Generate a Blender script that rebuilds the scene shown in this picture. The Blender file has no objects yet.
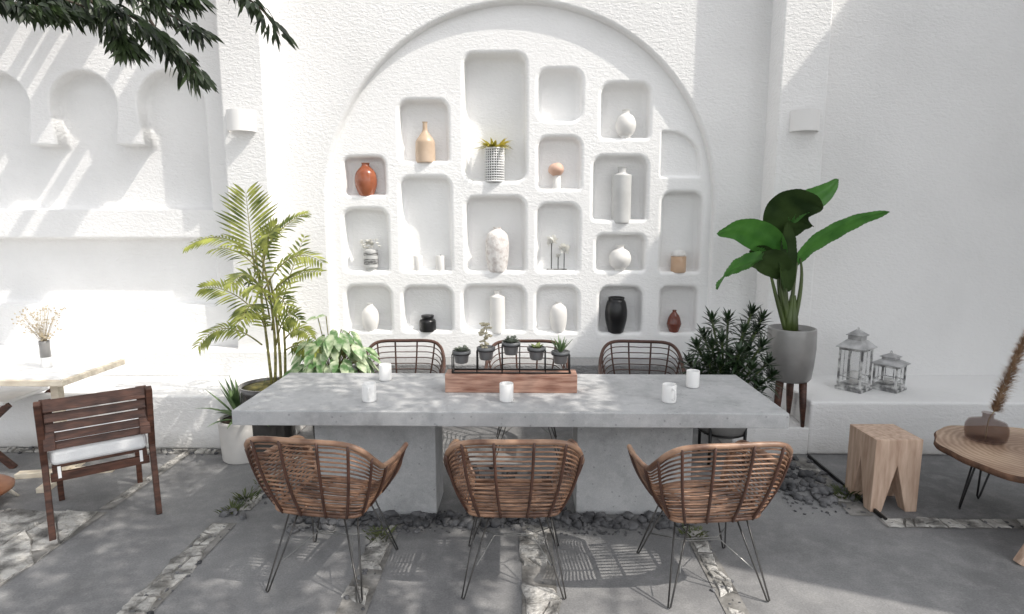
import bpy, bmesh, math, random
from mathutils import Vector, Matrix, noise
R = math.radians
rnd = random.Random(7)
S = bpy.context.scene
C = S.collection

# ------------------------------------------------------------------ camera
CAMZ, PITCH, YAW, FPX = 1.8, R(8.25), R(1.05), 600.0
FW = Vector((-math.sin(YAW)*math.cos(PITCH), math.cos(YAW)*math.cos(PITCH), -math.sin(PITCH)))
RT = Vector((math.cos(YAW), math.sin(YAW), 0))
UP = RT.cross(FW)
CAM = Vector((0, 0, CAMZ))
cd = bpy.data.cameras.new('camera'); cam = bpy.data.objects.new('camera', cd); C.objects.link(cam)
cam.location = CAM
cam.rotation_euler = Matrix((RT, UP, -FW)).transposed().to_euler()
cd.sensor_width = 36; cd.lens = FPX/1024*36; cd.clip_end = 500; cd.clip_start = 0.05
S.camera = cam
def ray(px, py): return FW*FPX + RT*(px-512) - UP*(py-307)
def PY(px, py, Y):
    d = ray(px, py); return CAM + d*(Y/d.y)
def PZ(px, py, Z):
    d = ray(px, py); return CAM + d*((Z-CAMZ)/d.z)

# ------------------------------------------------------------------ light
SD = Vector((-0.75, 0.30, -1.0)).normalized()
sl = bpy.data.lights.new('sun', 'SUN'); sl.energy = 3.7; sl.angle = R(0.5); sl.color = (1, .94, .86)
so = bpy.data.objects.new('sun', sl); C.objects.link(so)
so.rotation_euler = SD.to_track_quat('-Z', 'Y').to_euler()
W = bpy.data.worlds.new('World'); S.world = W; W.use_nodes = True
nt = W.node_tree; bg = nt.nodes['Background']
sky = nt.nodes.new('ShaderNodeTexSky'); sky.sky_type = 'NISHITA'; sky.sun_disc = False
sky.sun_elevation = math.asin(-SD.z); sky.sun_rotation = R(112)
hs = nt.nodes.new('ShaderNodeHueSaturation'); hs.inputs['Saturation'].default_value = .16; hs.inputs['Value'].default_value = 2.15; sky.dust_density = 2.0
nt.links.new(sky.outputs[0], hs.inputs['Color']); nt.links.new(hs.outputs[0], bg.inputs[0])
bg.inputs[1].default_value = 0.15
S.view_settings.view_transform = 'Standard'; S.view_settings.look = 'None'; S.view_settings.exposure = 0
S.render.engine = 'CYCLES'
S.cycles.max_bounces = 8; S.cycles.diffuse_bounces = 4; S.cycles.transparent_max_bounces = 8

# ------------------------------------------------------------------ materials
def mat(name, c1, c2=None, scale=6, rough=.6, bump=0, bscale=None, metal=0, stretch=(1,1,1), trans=0, spec=.5, gen=False, detail=5, contrast=(.35,.65), coat=0, bdist=.01, bstretch=None):
    m = bpy.data.materials.new(name); m.use_nodes = True
    t = m.node_tree; N = t.nodes; L = t.links
    b = N['Principled BSDF']; out = N['Material Output']
    b.inputs['Roughness'].default_value = rough; b.inputs['Metallic'].default_value = metal
    b.inputs['Specular IOR Level'].default_value = spec; b.inputs['Coat Weight'].default_value = coat
    tc = N.new('ShaderNodeTexCoord'); mp = N.new('ShaderNodeMapping'); mp.inputs['Scale'].default_value = stretch
    L.new(tc.outputs['Object'], mp.inputs[0])
    c2 = c2 or c1
    nz = N.new('ShaderNodeTexNoise'); nz.inputs['Scale'].default_value = scale; nz.inputs['Detail'].default_value = detail
    L.new(mp.outputs[0], nz.inputs['Vector'])
    rp = N.new('ShaderNodeValToRGB')
    rp.color_ramp.elements[0].position, rp.color_ramp.elements[1].position = contrast
    rp.color_ramp.elements[0].color = (*c1, 1); rp.color_ramp.elements[1].color = (*c2, 1)
    L.new(nz.outputs['Fac'], rp.inputs[0]); L.new(rp.outputs[0], b.inputs['Base Color'])
    if bump:
        bn = N.new('ShaderNodeTexNoise'); bn.inputs['Scale'].default_value = bscale or scale*4; bn.inputs['Detail'].default_value = 4
        mp2 = N.new('ShaderNodeMapping'); mp2.inputs['Scale'].default_value = bstretch or stretch
        L.new(tc.outputs['Object'], mp2.inputs[0]); L.new(mp2.outputs[0], bn.inputs['Vector'])
        bp = N.new('ShaderNodeBump'); bp.inputs['Strength'].default_value = bump; bp.inputs['Distance'].default_value = bdist
        L.new(bn.outputs['Fac'], bp.inputs['Height']); L.new(bp.outputs[0], b.inputs['Normal'])
    if trans:
        tr = N.new('ShaderNodeBsdfTranslucent'); mx = N.new('ShaderNodeMixShader'); mx.inputs[0].default_value = trans
        L.new(rp.outputs[0], tr.inputs[0]); L.new(b.outputs[0], mx.inputs[1]); L.new(tr.outputs[0], mx.inputs[2])
        L.new(mx.outputs[0], out.inputs[0])
    m['ramp'] = rp.name
    return m

def stucco(name, col, amp=.37):
    """hand-trowelled white render: horizontally smeared lumps plus a fine grain"""
    m = mat(name, tuple(c*.91 for c in col), col, scale=.9, rough=.9, spec=.2, detail=9, contrast=(.3,.55))
    t = m.node_tree; N = t.nodes; L = t.links; b = N['Principled BSDF']
    ge = N.new('ShaderNodeNewGeometry')
    def nz(sc, st, det):
        mp = N.new('ShaderNodeMapping'); mp.inputs['Scale'].default_value = st
        mp.inputs['Rotation'].default_value = (0, R(8), 0)
        L.new(ge.outputs['Position'], mp.inputs[0])
        n = N.new('ShaderNodeTexNoise'); n.inputs['Scale'].default_value = sc; n.inputs['Detail'].default_value = det
        n.inputs['Distortion'].default_value = .6
        L.new(mp.outputs[0], n.inputs['Vector']); return n
    # faint grime rising from the paving
    sx = N.new('ShaderNodeSeparateXYZ'); L.new(ge.outputs['Position'], sx.inputs[0])
    gn = N.new('ShaderNodeTexNoise'); gn.inputs['Scale'].default_value = 5; gn.inputs['Detail'].default_value = 6; L.new(ge.outputs['Position'], gn.inputs['Vector'])
    mr = N.new('ShaderNodeMapRange'); mr.inputs['From Min'].default_value = .16; mr.inputs['From Max'].default_value = .0; L.new(sx.outputs['Z'], mr.inputs['Value'])
    mu = N.new('ShaderNodeMath'); mu.operation = 'MULTIPLY'; L.new(mr.outputs[0], mu.inputs[0]); L.new(gn.outputs['Fac'], mu.inputs[1])
    mg = N.new('ShaderNodeMix'); mg.data_type = 'RGBA'; L.new(mu.outputs[0], mg.inputs['Factor'])
    L.new(N[m['ramp']].outputs[0], mg.inputs['A']); mg.inputs['B'].default_value = (.30,.28,.25,1); L.new(mg.outputs['Result'], b.inputs['Base Color'])
    a = nz(26, (1, 1, 2.0), 3); c = nz(85, (1, 1, 1.5), 2)
    ad = N.new('ShaderNodeMath'); ad.operation = 'MULTIPLY_ADD'; ad.inputs[1].default_value = .3
    L.new(c.outputs['Fac'], ad.inputs[0]); L.new(a.outputs['Fac'], ad.inputs[2])
    bp = N.new('ShaderNodeBump'); bp.inputs['Strength'].default_value = amp; bp.inputs['Distance'].default_value = .02
    L.new(ad.outputs[0], bp.inputs['Height']); L.new(bp.outputs[0], b.inputs['Normal'])
    return m

def concrete(name, c1, c2, c3, sc=1.0, bump=.25, pin=.5):
    m = mat(name, c1, c2, scale=1.1*sc, rough=.75, spec=.3, detail=8, contrast=(.3, .7))
    t = m.node_tree; N = t.nodes; L = t.links; b = N['Principled BSDF']; rp = N[m['ramp']]
    ge = N.new('ShaderNodeTexCoord')
    n2 = N.new('ShaderNodeTexNoise'); n2.inputs['Scale'].default_value = 9*sc; n2.inputs['Detail'].default_value = 9; n2.inputs['Roughness'].default_value = .7
    L.new(ge.outputs['Object'], n2.inputs['Vector'])
    r2 = N.new('ShaderNodeValToRGB'); r2.color_ramp.elements[0].position = .46; r2.color_ramp.elements[1].position = .72
    r2.color_ramp.elements[0].color = (0,0,0,1); r2.color_ramp.elements[1].color = (.6,.6,.6,1)
    L.new(n2.outputs['Fac'], r2.inputs[0])
    mx = N.new('ShaderNodeMix'); mx.data_type = 'RGBA'; L.new(r2.outputs[0], mx.inputs['Factor'])
    L.new(rp.outputs[0], mx.inputs['A']); mx.inputs['B'].default_value = (*c3, 1)
    n3 = N.new('ShaderNodeTexNoise'); n3.inputs['Scale'].default_value = 140*sc; n3.inputs['Detail'].default_value = 2
    L.new(ge.outputs['Object'], n3.inputs['Vector'])
    m3 = N.new('ShaderNodeMix'); m3.data_type = 'RGBA'; m3.blend_type = 'OVERLAY'; m3.inputs['Factor'].default_value = .35
    L.new(mx.outputs['Result'], m3.inputs['A']); L.new(n3.outputs['Fac'], m3.inputs['B'])
    vo = N.new('ShaderNodeTexVoronoi'); vo.inputs['Scale'].default_value = 9*sc; vo.inputs['Randomness'].default_value = 1; L.new(ge.outputs['Object'], vo.inputs['Vector'])
    vr = N.new('ShaderNodeMapRange'); vr.inputs['From Min'].default_value = .15; vr.inputs['From Max'].default_value = .08; L.new(vo.outputs['Distance'], vr.inputs['Value'])
    n5 = N.new('ShaderNodeTexNoise'); n5.inputs['Scale'].default_value = 3*sc; n5.inputs['Detail'].default_value = 7; n5.inputs['Roughness'].default_value = .65; L.new(ge.outputs['Object'], n5.inputs['Vector'])
    r5 = N.new('ShaderNodeMapRange'); r5.inputs['From Min'].default_value = .52; r5.inputs['From Max'].default_value = .68; r5.inputs['To Max'].default_value = .3; L.new(n5.outputs['Fac'], r5.inputs['Value'])
    mxx = N.new('ShaderNodeMath'); mxx.operation = 'MAXIMUM'; vm = N.new('ShaderNodeMath'); vm.operation = 'MULTIPLY'; vm.inputs[1].default_value = pin
    L.new(vr.outputs[0], vm.inputs[0]); L.new(vm.outputs[0], mxx.inputs[0]); L.new(r5.outputs[0], mxx.inputs[1])
    m4 = N.new('ShaderNodeMix'); m4.data_type = 'RGBA'; L.new(mxx.outputs[0], m4.inputs['Factor']); L.new(m3.outputs['Result'], m4.inputs['A'])
    m4.inputs['B'].default_value = (*[c*.45 for c in c1], 1); L.new(m4.outputs['Result'], b.inputs['Base Color'])
    bp = N.new('ShaderNodeBump'); bp.inputs['Strength'].default_value = bump; bp.inputs['Distance'].default_value = .004
    ad = N.new('ShaderNodeMath'); ad.operation = 'ADD'; L.new(n2.outputs['Fac'], ad.inputs[0]); L.new(n3.outputs['Fac'], ad.inputs[1])
    L.new(ad.outputs[0], bp.inputs['Height']); L.new(bp.outputs[0], b.inputs['Normal'])
    return m

def glass(name, col, rough=.05, mixt=.55):
    m = mat(name, col, rough=rough, spec=.6)
    t = m.node_tree; N = t.nodes; L = t.links
    tr = N.new('ShaderNodeBsdfTransparent'); mx = N.new('ShaderNodeMixShader')
    tr.inputs[0].default_value = (*[min(1, c*2.2+.70) for c in col], 1)
    mx.inputs[0].default_value = mixt
    L.new(N['Principled BSDF'].outputs[0], mx.inputs[1]); L.new(tr.outputs[0], mx.inputs[2]); L.new(mx.outputs[0], N['Material Output'].inputs[0])
    return m

WHITE = (.855, .85, .84)
M = dict(
    stucco=stucco('white_stucco', WHITE), smooth=stucco('smooth_plaster', (.92,.915,.905), .28),
    ground=concrete('ground_concrete', (.155,.155,.157), (.255,.255,.257), (.34,.337,.33), .8, .25, .0),
    table=concrete('table_concrete', (.36,.365,.37), (.47,.475,.48), (.55,.55,.545), 2.2, .3),
    ledge=stucco('grey_render', (.33,.33,.33), .9),
    stone=mat('pale_stone', (.15,.145,.135), (.52,.505,.475), scale=8, rough=.9, bump=1, bscale=24, bdist=.04, detail=10, contrast=(.38,.56)),
    joint=mat('joint_soil', (.12,.115,.105), (.30,.29,.275), scale=9, rough=.95, bump=.8, bscale=40),
    pebble=mat('dark_pebble', (.04,.041,.045), (.17,.17,.175), scale=7, rough=.7, bump=.3, bscale=30),
    rattan=mat('rattan_rod', (.08,.038,.024), (.37,.21,.13), scale=9, rough=.45, bump=.3, bscale=60),
    rim=mat('rattan_rim', (.12,.06,.038), (.42,.26,.17), scale=7, rough=.38, bump=.2, bscale=50),
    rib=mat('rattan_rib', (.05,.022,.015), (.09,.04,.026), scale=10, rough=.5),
    wire=mat('dark_wire', (.05,.05,.05), (.09,.085,.08), rough=.35, metal=.7),
    black=mat('black_metal', (.012,.012,.013), (.02,.02,.02), rough=.4, metal=.3),
    brace=mat('steel_wire', (.2,.2,.19), (.3,.3,.29), rough=.3, metal=.8),
    mug=mat('white_ceramic', (.82,.815,.80), (.85,.845,.83), rough=.3, coat=.3),
    coffee=mat('dark_coffee', (.02,.012,.008), rough=.1),
    woodred=mat('acacia_wood', (.20,.085,.055), (.52,.32,.24), scale=5, rough=.55, stretch=(1.2,9,9), bump=.2, bscale=12, contrast=(.3,.7)),
    wooddark=mat('dark_stained_wood', (.04,.015,.009), (.105,.043,.026), scale=5, rough=.5, stretch=(2,9,9), bump=.25, bscale=14),
    woodpale=mat('pale_ash_wood', (.60,.52,.41), (.74,.67,.55), scale=5, rough=.6, stretch=(2,8,8)),
    woodstool=mat('oak_block', (.40,.265,.19), (.64,.48,.37), scale=4, rough=.6, stretch=(9,9,1.2), bump=.25, bscale=10, contrast=(.3,.7)),
    bark=mat('bark_edge', (.05,.025,.015), (.19,.10,.06), scale=14, rough=.85, bump=.6, bscale=30),
    cushion=mat('white_canvas', (.72,.73,.74), (.80,.80,.80), scale=12, rough=.95, bump=.2, bscale=150),
    potwhite=mat('white_fibre_pot', (.60,.58,.55), (.72,.70,.67), scale=4, rough=.75, bump=.2, bscale=40),
    potgrey=mat('grey_glazed_pot', (.19,.185,.18), (.31,.305,.295), scale=3, rough=.28, coat=.4),
    potdark=mat('dark_glazed_pot', (.035,.033,.032), (.09,.085,.08), scale=3, rough=.2, coat=.5),
    soil=mat('potting_soil', (.025,.016,.01), (.08,.055,.035), scale=30, rough=.95, bump=.8, bscale=60),
    moss=mat('moss_soil', (.05,.05,.015), (.22,.19,.06), scale=18, rough=.95, bump=.9, bscale=40),
    palm=mat('palm_leaf', (.07,.10,.015), (.44,.47,.11), scale=9, rough=.4, trans=.35),
    palmstem=mat('palm_stem', (.13,.12,.03), (.28,.26,.09), scale=9, rough=.5, stretch=(1,1,4)),
    pothos=mat('variegated_leaf', (.16,.30,.11), (.66,.73,.50), scale=14, rough=.4, trans=.25, contrast=(.42,.6)),
    yucca=mat('yucca_leaf', (.04,.09,.03), (.20,.29,.12), scale=9, rough=.4, trans=.1),
    yellowleaf=mat('yellow_green_leaf', (.30,.27,.03), (.72,.60,.10), scale=8, rough=.5, trans=.3),
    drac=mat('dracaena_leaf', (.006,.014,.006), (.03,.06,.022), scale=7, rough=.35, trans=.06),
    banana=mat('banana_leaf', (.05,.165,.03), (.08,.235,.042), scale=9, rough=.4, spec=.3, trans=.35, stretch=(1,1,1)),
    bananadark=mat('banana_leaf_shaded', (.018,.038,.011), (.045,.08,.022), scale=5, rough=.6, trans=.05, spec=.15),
    bananastem=mat('banana_stem', (.03,.045,.012), (.09,.13,.035), scale=5, rough=.4, stretch=(2,2,.5)),
    tree=mat('tree_leaf', (.010,.018,.007), (.05,.08,.026), scale=9, rough=.45, trans=.12),
    treebark=mat('tree_bark', (.05,.035,.025), (.13,.10,.075), scale=8, rough=.9, bump=.7, stretch=(3,3,.6)),
    grass=mat('grass_blade', (.03,.05,.012), (.13,.15,.05), scale=7, rough=.6, trans=.15),
    dry=mat('dried_stem', (.42,.34,.22), (.62,.54,.40), scale=9, rough=.9, trans=.2),
    pampas=mat('pampas_plume', (.30,.185,.11), (.52,.37,.24), scale=20, rough=.95, trans=.2),
    terra=mat('terracotta_glaze', (.25,.07,.03), (.38,.125,.06), scale=6, rough=.22, coat=.3),
    terradark=mat('red_brown_glaze', (.13,.03,.018), (.19,.05,.03), scale=6, rough=.25, coat=.3),
    bottle=mat('beige_stoneware', (.50,.37,.26), (.62,.48,.36), scale=5, rough=.4),
    vasewhite=mat('matt_white_ceramic', (.74,.725,.70), (.80,.785,.76), scale=8, rough=.6),
    vasespeck=mat('speckled_ceramic', (.50,.44,.41), (.80,.775,.75), scale=26, rough=.7, bump=.6, bscale=60, contrast=(.25,.6), detail=9),
    vaseblack=mat('black_ceramic', (.006,.006,.007), (.014,.014,.015), rough=.3),
    vasegrey=mat('pale_grey_ceramic', (.50,.50,.49), (.60,.60,.59), rough=.5),
    amber=mat('amber_candle_wax', (.50,.33,.21), (.60,.42,.29), rough=.35),
    pink=mat('peach_stone', (.58,.36,.26), (.70,.48,.38), scale=9, rough=.6),
    label=mat('grey_label', (.10,.10,.10), (.38,.38,.37), scale=60, rough=.7, stretch=(.4,.4,3), contrast=(.45,.55)),
    petal=mat('white_petal', (.80,.79,.74), (.84,.83,.80), rough=.8, trans=.2),
    wickerw=mat('white_wicker', (.70,.70,.69), (.78,.78,.77), rough=.6),
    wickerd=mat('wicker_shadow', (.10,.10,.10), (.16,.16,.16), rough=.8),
    lantern=mat('weathered_lantern_metal', (.14,.14,.14), (.62,.62,.61), scale=16, rough=.5, contrast=(.4,.6)),
    lanternroof=mat('lantern_roof', (.22,.22,.22), (.56,.56,.56), scale=9, rough=.4),
    pane=glass('lantern_pane', (.55,.57,.57), .03, .93),
    smoke=glass('smoked_glass', (.07,.052,.046), .04, .88),
    greyglass=glass('grey_glass', (.13,.14,.145), .05, .35),
    succ=mat('succulent_leaf', (.10,.12,.09), (.27,.29,.24), scale=14, rough=.6),
    succgreen=mat('green_succulent', (.10,.14,.04), (.27,.31,.11), scale=14, rough=.55),
    succpale=mat('pale_succulent', (.30,.27,.18), (.52,.48,.36), scale=18, rough=.55),
    potcup=mat('dark_grey_cup', (.055,.057,.06), (.16,.165,.17), scale=8, rough=.35),
    sconce=mat('sconce_plaster', (.80,.79,.775), rough=.7),
    rattanpale=mat('pale_cane', (.60,.55,.47), (.72,.68,.60), rough=.6),
    leather=mat('tan_leather', (.25,.10,.05), (.36,.17,.09), scale=10, rough=.4),
    pergola=mat('pergola_timber', (.30,.22,.15), (.42,.32,.23), scale=5, rough=.7, stretch=(6,1,6)),
)
# growth rings on the sawn table top
def ring_mat():
    m = mat('sawn_wood_rings', (.36,.24,.165), (.58,.43,.31), scale=3, rough=.5)
    t = m.node_tree; N = t.nodes; L = t.links; rp = N[m['ramp']]
    tc = N.new('ShaderNodeTexCoord'); wv = N.new('ShaderNodeTexWave'); wv.wave_type = 'RINGS'; wv.rings_direction = 'Z'
    wv.inputs['Scale'].default_value = 9; wv.inputs['Distortion'].default_value = 4; wv.inputs['Detail'].default_value = 3; wv.inputs['Detail Scale'].default_value = 1.4
    L.new(tc.outputs['Object'], wv.inputs[0])
    mx = N.new('ShaderNodeMix'); mx.data_type = 'RGBA'; mx.blend_type = 'MULTIPLY'
    r2 = N.new('ShaderNodeValToRGB'); r2.color_ramp.elements[0].color = (.62,.55,.5,1)
    L.new(wv.outputs['Fac'], r2.inputs[0]); mx.inputs['Factor'].default_value = .8
    L.new(rp.outputs[0], mx.inputs['A']); L.new(r2.outputs[0], mx.inputs['B']); L.new(mx.outputs['Result'], N['Principled BSDF'].inputs['Base Color'])
    return m
M['rings'] = ring_mat()

# ------------------------------------------------------------------ mesh builder
class MB:
    def __init__(s): s.v = []; s.f = []; s.sm = []; s.mi = []; s.k = 0
    def add(s, vs, fs, smooth=True):
        o = len(s.v); s.v += [tuple(p) for p in vs]
        for f in fs: s.f.append(tuple(i+o for i in f)); s.sm.append(smooth); s.mi.append(s.k)
        return s
    def box(s, c, d, rz=0, ry=0, rx=0):
        m = Matrix.Rotation(rz, 3, 'Z') @ Matrix.Rotation(ry, 3, 'Y') @ Matrix.Rotation(rx, 3, 'X')
        c = Vector(c); vs = []
        for z in (-1, 1):
            for x, y in ((-1,-1),(1,-1),(1,1),(-1,1)): vs.append(c + m @ Vector((x*d[0]/2, y*d[1]/2, z*d[2]/2)))
        return s.add(vs, [(3,2,1,0),(4,5,6,7),(0,1,5,4),(1,2,6,5),(2,3,7,6),(3,0,4,7)], False)
    def beam(s, a, b, w, h, up=(0,0,1)):
        a, b = Vector(a), Vector(b); t = (b-a).normalized(); u = Vector(up); x = t.cross(u)
        if x.length < 1e-4: x = t.cross(Vector((1,0,0)))
        x.normalize(); u = x.cross(t); vs = []
        for p in (a, b):
            for i, j in ((-1,-1),(1,-1),(1,1),(-1,1)): vs.append(p + x*i*w/2 + u*j*h/2)
        return s.add(vs, [(3,2,1,0),(4,5,6,7),(0,1,5,4),(1,2,6,5),(2,3,7,6),(3,0,4,7)], False)
    def tube(s, pts, r, n=6, closed=False):
        pts = [Vector(p) for p in pts]; k = len(pts); rr = r if isinstance(r, (list, tuple)) else [r]*k
        vs = []; nrm = None
        for i, p in enumerate(pts):
            if closed: t = pts[(i+1) % k]-pts[i-1]
            else: t = pts[min(i+1, k-1)]-pts[max(i-1, 0)]
            t.normalize()
            if nrm is None:
                nrm = t.cross(Vector((0,0,1)))
                if nrm.length < .05: nrm = t.cross(Vector((1,0,0)))
            nrm = nrm - t*nrm.dot(t)
            if nrm.length < 1e-6: nrm = t.orthogonal()
            nrm.normalize(); b = t.cross(nrm)
            for j in range(n):
                a = 2*math.pi*j/n; vs.append(p + (nrm*math.cos(a)+b*math.sin(a))*rr[i])
        fs = []
        for i in range(k if closed else k-1):
            i2 = (i+1) % k
            for j in range(n): fs.append((i*n+j, i*n+(j+1)%n, i2*n+(j+1)%n, i2*n+j))
        if not closed: fs += [tuple(range(n-1, -1, -1)), tuple((k-1)*n+j for j in range(n))]
        return s.add(vs, fs)
    def lathe(s, prof, c=(0,0,0), n=28, wob=0):
        c = Vector(c); vs = []; k = len(prof)
        for r, z in prof:
            for j in range(n):
                a = 2*math.pi*j/n; q = r*(1+wob*noise.noise((math.cos(a)*2, math.sin(a)*2, z*9)))
                vs.append(c + Vector((q*math.cos(a), q*math.sin(a), z)))
        fs = []
        for i in range(k-1):
            for j in range(n): fs.append((i*n+j, i*n+(j+1)%n, (i+1)*n+(j+1)%n, (i+1)*n+j))
        if prof[0][0] > 1e-4: fs.append(tuple(range(n-1, -1, -1)))
        if prof[-1][0] > 1e-4: fs.append(tuple((k-1)*n+j for j in range(n)))
        return s.add(vs, fs)
    def prism(s, poly, y0, y1, f=lambda x, y, z: (x, y, z)):
        n = len(poly); vs = [f(x, y0, z) for x, z in poly]+[f(x, y1, z) for x, z in poly]
        fs = [tuple(range(n)), tuple(range(2*n-1, n-1, -1))]+[(i, i+n, (i+1)%n+n, (i+1)%n) for i in range(n)]
        return s.add(vs, fs, False)
    def blob(s, c, r, sub=1, sq=(1,1,1), wob=.25, seed=0, rz=0):
        bm = bmesh.new(); bmesh.ops.create_icosphere(bm, subdivisions=sub, radius=1); c = Vector(c)
        m = Matrix.Rotation(rz, 3, 'Z'); vs = []
        for v in bm.verts:
            q = v.co*(1+wob*noise.noise(v.co*1.3+Vector((seed*3.1, seed*1.7, seed))))
            vs.append(c + m @ Vector((q.x*r*sq[0], q.y*r*sq[1], q.z*r*sq[2])))
        bm.verts.index_update()
        fs = [tuple(v.index for v in f.verts) for f in bm.faces]; bm.free()
        return s.add(vs, fs, sub > 1)
    def leaf(s, p, d, L, w, n=(0,0,1), fold=.25, droop=.25, seg=3):
        """a pointed folded leaf from p along d"""
        p = Vector(p); d = Vector(d).normalized(); n = Vector(n); x = d.cross(n)
        if x.length < 1e-3: x = d.orthogonal()
        x.normalize(); n = x.cross(d).normalized(); vs = [p]; fs = []
        for i in range(1, seg+1):
            t = i/(seg+1); ww = w/2*math.sin(math.pi*t**.8)
            q = p + d*L*t - Vector((0,0,1))*droop*L*t*t
            vs += [q - x*ww + n*ww*fold, q, q + x*ww + n*ww*fold]
        vs.append(p + d*L - Vector((0,0,1))*droop*L)
        fs += [(0, 2, 1), (0, 3, 2)]
        for i in range(seg-1):
            a = 1+3*i; fs += [(a, a+1, a+4, a+3), (a+1, a+2, a+5, a+4)]
        a = 1+3*(seg-1); e = len(vs)-1; fs += [(a, a+1, e), (a+1, a+2, e)]
        return s.add(vs, fs)
    def build(s, name, m, parent=None, world=False, bevel=0, seg=2):
        me = bpy.data.meshes.new(name); off = parent.location if (parent and world) else Vector((0,0,0))
        me.from_pydata([tuple(Vector(p)-off) for p in s.v], [], s.f)
        for mm in (m if isinstance(m, list) else [m]): me.materials.append(mm)
        me.polygons.foreach_set('use_smooth', s.sm); me.polygons.foreach_set('material_index', s.mi); me.update()
        o = bpy.data.objects.new(name, me); C.objects.link(o); o.parent = parent
        if bevel:
            b = o.modifiers.new('bevel', 'BEVEL'); b.width = bevel; b.segments = seg; b.limit_method = 'ANGLE'; b.angle_limit = R(40)
        return o

def tag(o, label=None, cat=None, group=None, kind=None):
    if label: o['label'] = label
    if cat: o['category'] = cat
    if group: o['group'] = group
    if kind: o['kind'] = kind
    return o
def thing(name, label, cat, loc=(0,0,0), rz=0, group=None):
    o = bpy.data.objects.new(name, None); C.objects.link(o); o.location = loc; o.rotation_euler = (0,0,rz); o.empty_display_size = .1
    return tag(o, label, cat, group)
def dup(root, loc, rz, label, group=None):
    r = root.copy(); C.objects.link(r); r.location = loc; r.rotation_euler = (0,0,rz); r['label'] = label
    if group: r['group'] = group
    for ch in list(root.children):
        c = ch.copy(); C.objects.link(c); c.parent = r
        for g in ch.children:
            d = g.copy(); C.objects.link(d); d.parent = c
    return r
def bez(a, b, c, n=12):
    a, b, c = Vector(a), Vector(b), Vector(c)
    return [a*(1-t)**2 + b*2*t*(1-t) + c*t*t for t in [i/n for i in range(n+1)]]
def cat_rom(P, n=6):
    P = [Vector(p) for p in P]; out = []
    for i in range(len(P)-1):
        p0 = P[max(i-1,0)]; p1 = P[i]; p2 = P[i+1]; p3 = P[min(i+2, len(P)-1)]
        for k in range(n):
            t = k/n
            out.append(.5*((2*p1)+(p2-p0)*t+(2*p0-5*p1+4*p2-p3)*t*t+(3*p1-p0-3*p2+p3)*t**3))
    out.append(P[-1]); return out

# ------------------------------------------------------------------ openings in plaster walls
def rrect(x0, x1, z0, z1, r, off=0, k=6, rads=None):
    rads = rads or (r, r, r, r); pts = []      # corners: bottom-right, top-right, top-left, bottom-left
    cs = [(x1, z0, -90), (x1, z1, 0), (x0, z1, 90), (x0, z0, 180)]
    for (x, z, a0), q in zip(cs, rads):
        sx = -1 if x == x1 else 1; sz = 1 if z == z0 else -1
        cx, cz = x+sx*q, z+sz*q; rr = max(q+off, .001)
        for i in range(k+1):
            a = R(a0+90*i/k); pts.append((cx+rr*math.cos(a), cz+rr*math.sin(a)))
    return pts
def offset_poly(P, off):
    n = len(P); out = []
    for i in range(n):
        a = Vector(P[i-1]); b = Vector(P[i]); c = Vector(P[(i+1) % n])
        d1 = (b-a).normalized(); d2 = (c-b).normalized(); n1 = Vector((d1.y, -d1.x)); n2 = Vector((d2.y, -d2.x))
        m = n1+n2
        if m.length < 1e-6: m = n1
        m.normalize(); k = off/max(.5, m.dot(n1)); out.append((b.x+m.x*k, b.y+m.y*k))
    return out
def opening(mb, fn, Y, depth, r, r2, cap=True, k=5):
    """reveal of an opening from the face plane Y back to Y+depth; fn(off) gives the outline; returns the outline on the face"""
    rings = []
    for i in range(k+1):
        a = math.pi/2*i/k; rings.append((r*(1-math.sin(a)), Y+r*(1-math.cos(a))))
    for i in range(k+1):
        b = math.pi/2*i/k; rings.append((-r2*(1-math.cos(b)), Y+depth-r2+r2*math.sin(b)))
    vs = []; n = 0
    for off, y in rings:
        o = fn(off); n = len(o); vs += [(x, y, z) for x, z in o]
    fs = []
    for i in range(len(rings)-1):
        for j in range(n): fs.append((i*n+j, (i+1)*n+j, (i+1)*n+(j+1)%n, i*n+(j+1)%n))
    mb.add(vs, fs)
    if cap: mb.add([vs[(len(rings)-1)*n+j] for j in range(n)], [tuple(range(n))], False)
    return fn(r), fn(-r2)
def face_fill(mb, outer, holes, Y):
    bm = bmesh.new(); ed = []
    for loop in [outer]+holes:
        vs = [bm.verts.new((x, Y, z)) for x, z in loop]
        for i in range(len(vs)): ed.append(bm.edges.new((vs[i], vs[(i+1) % len(vs)])))
    bmesh.ops.triangle_fill(bm, use_beauty=True, use_dissolve=False, edges=ed)
    bm.verts.index_update()
    mb.add([v.co for v in bm.verts], [tuple(v.index for v in f.verts) for f in bm.faces], False); bm.free()

# ================================================================== THE SETTING
g = MB(); g.add([(-60,-60,0),(60,-60,0),(60,60,0),(-60,60,0)], [(0,1,2,3)], False)
tag(g.build('ground', M['ground']), kind='structure')

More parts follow.
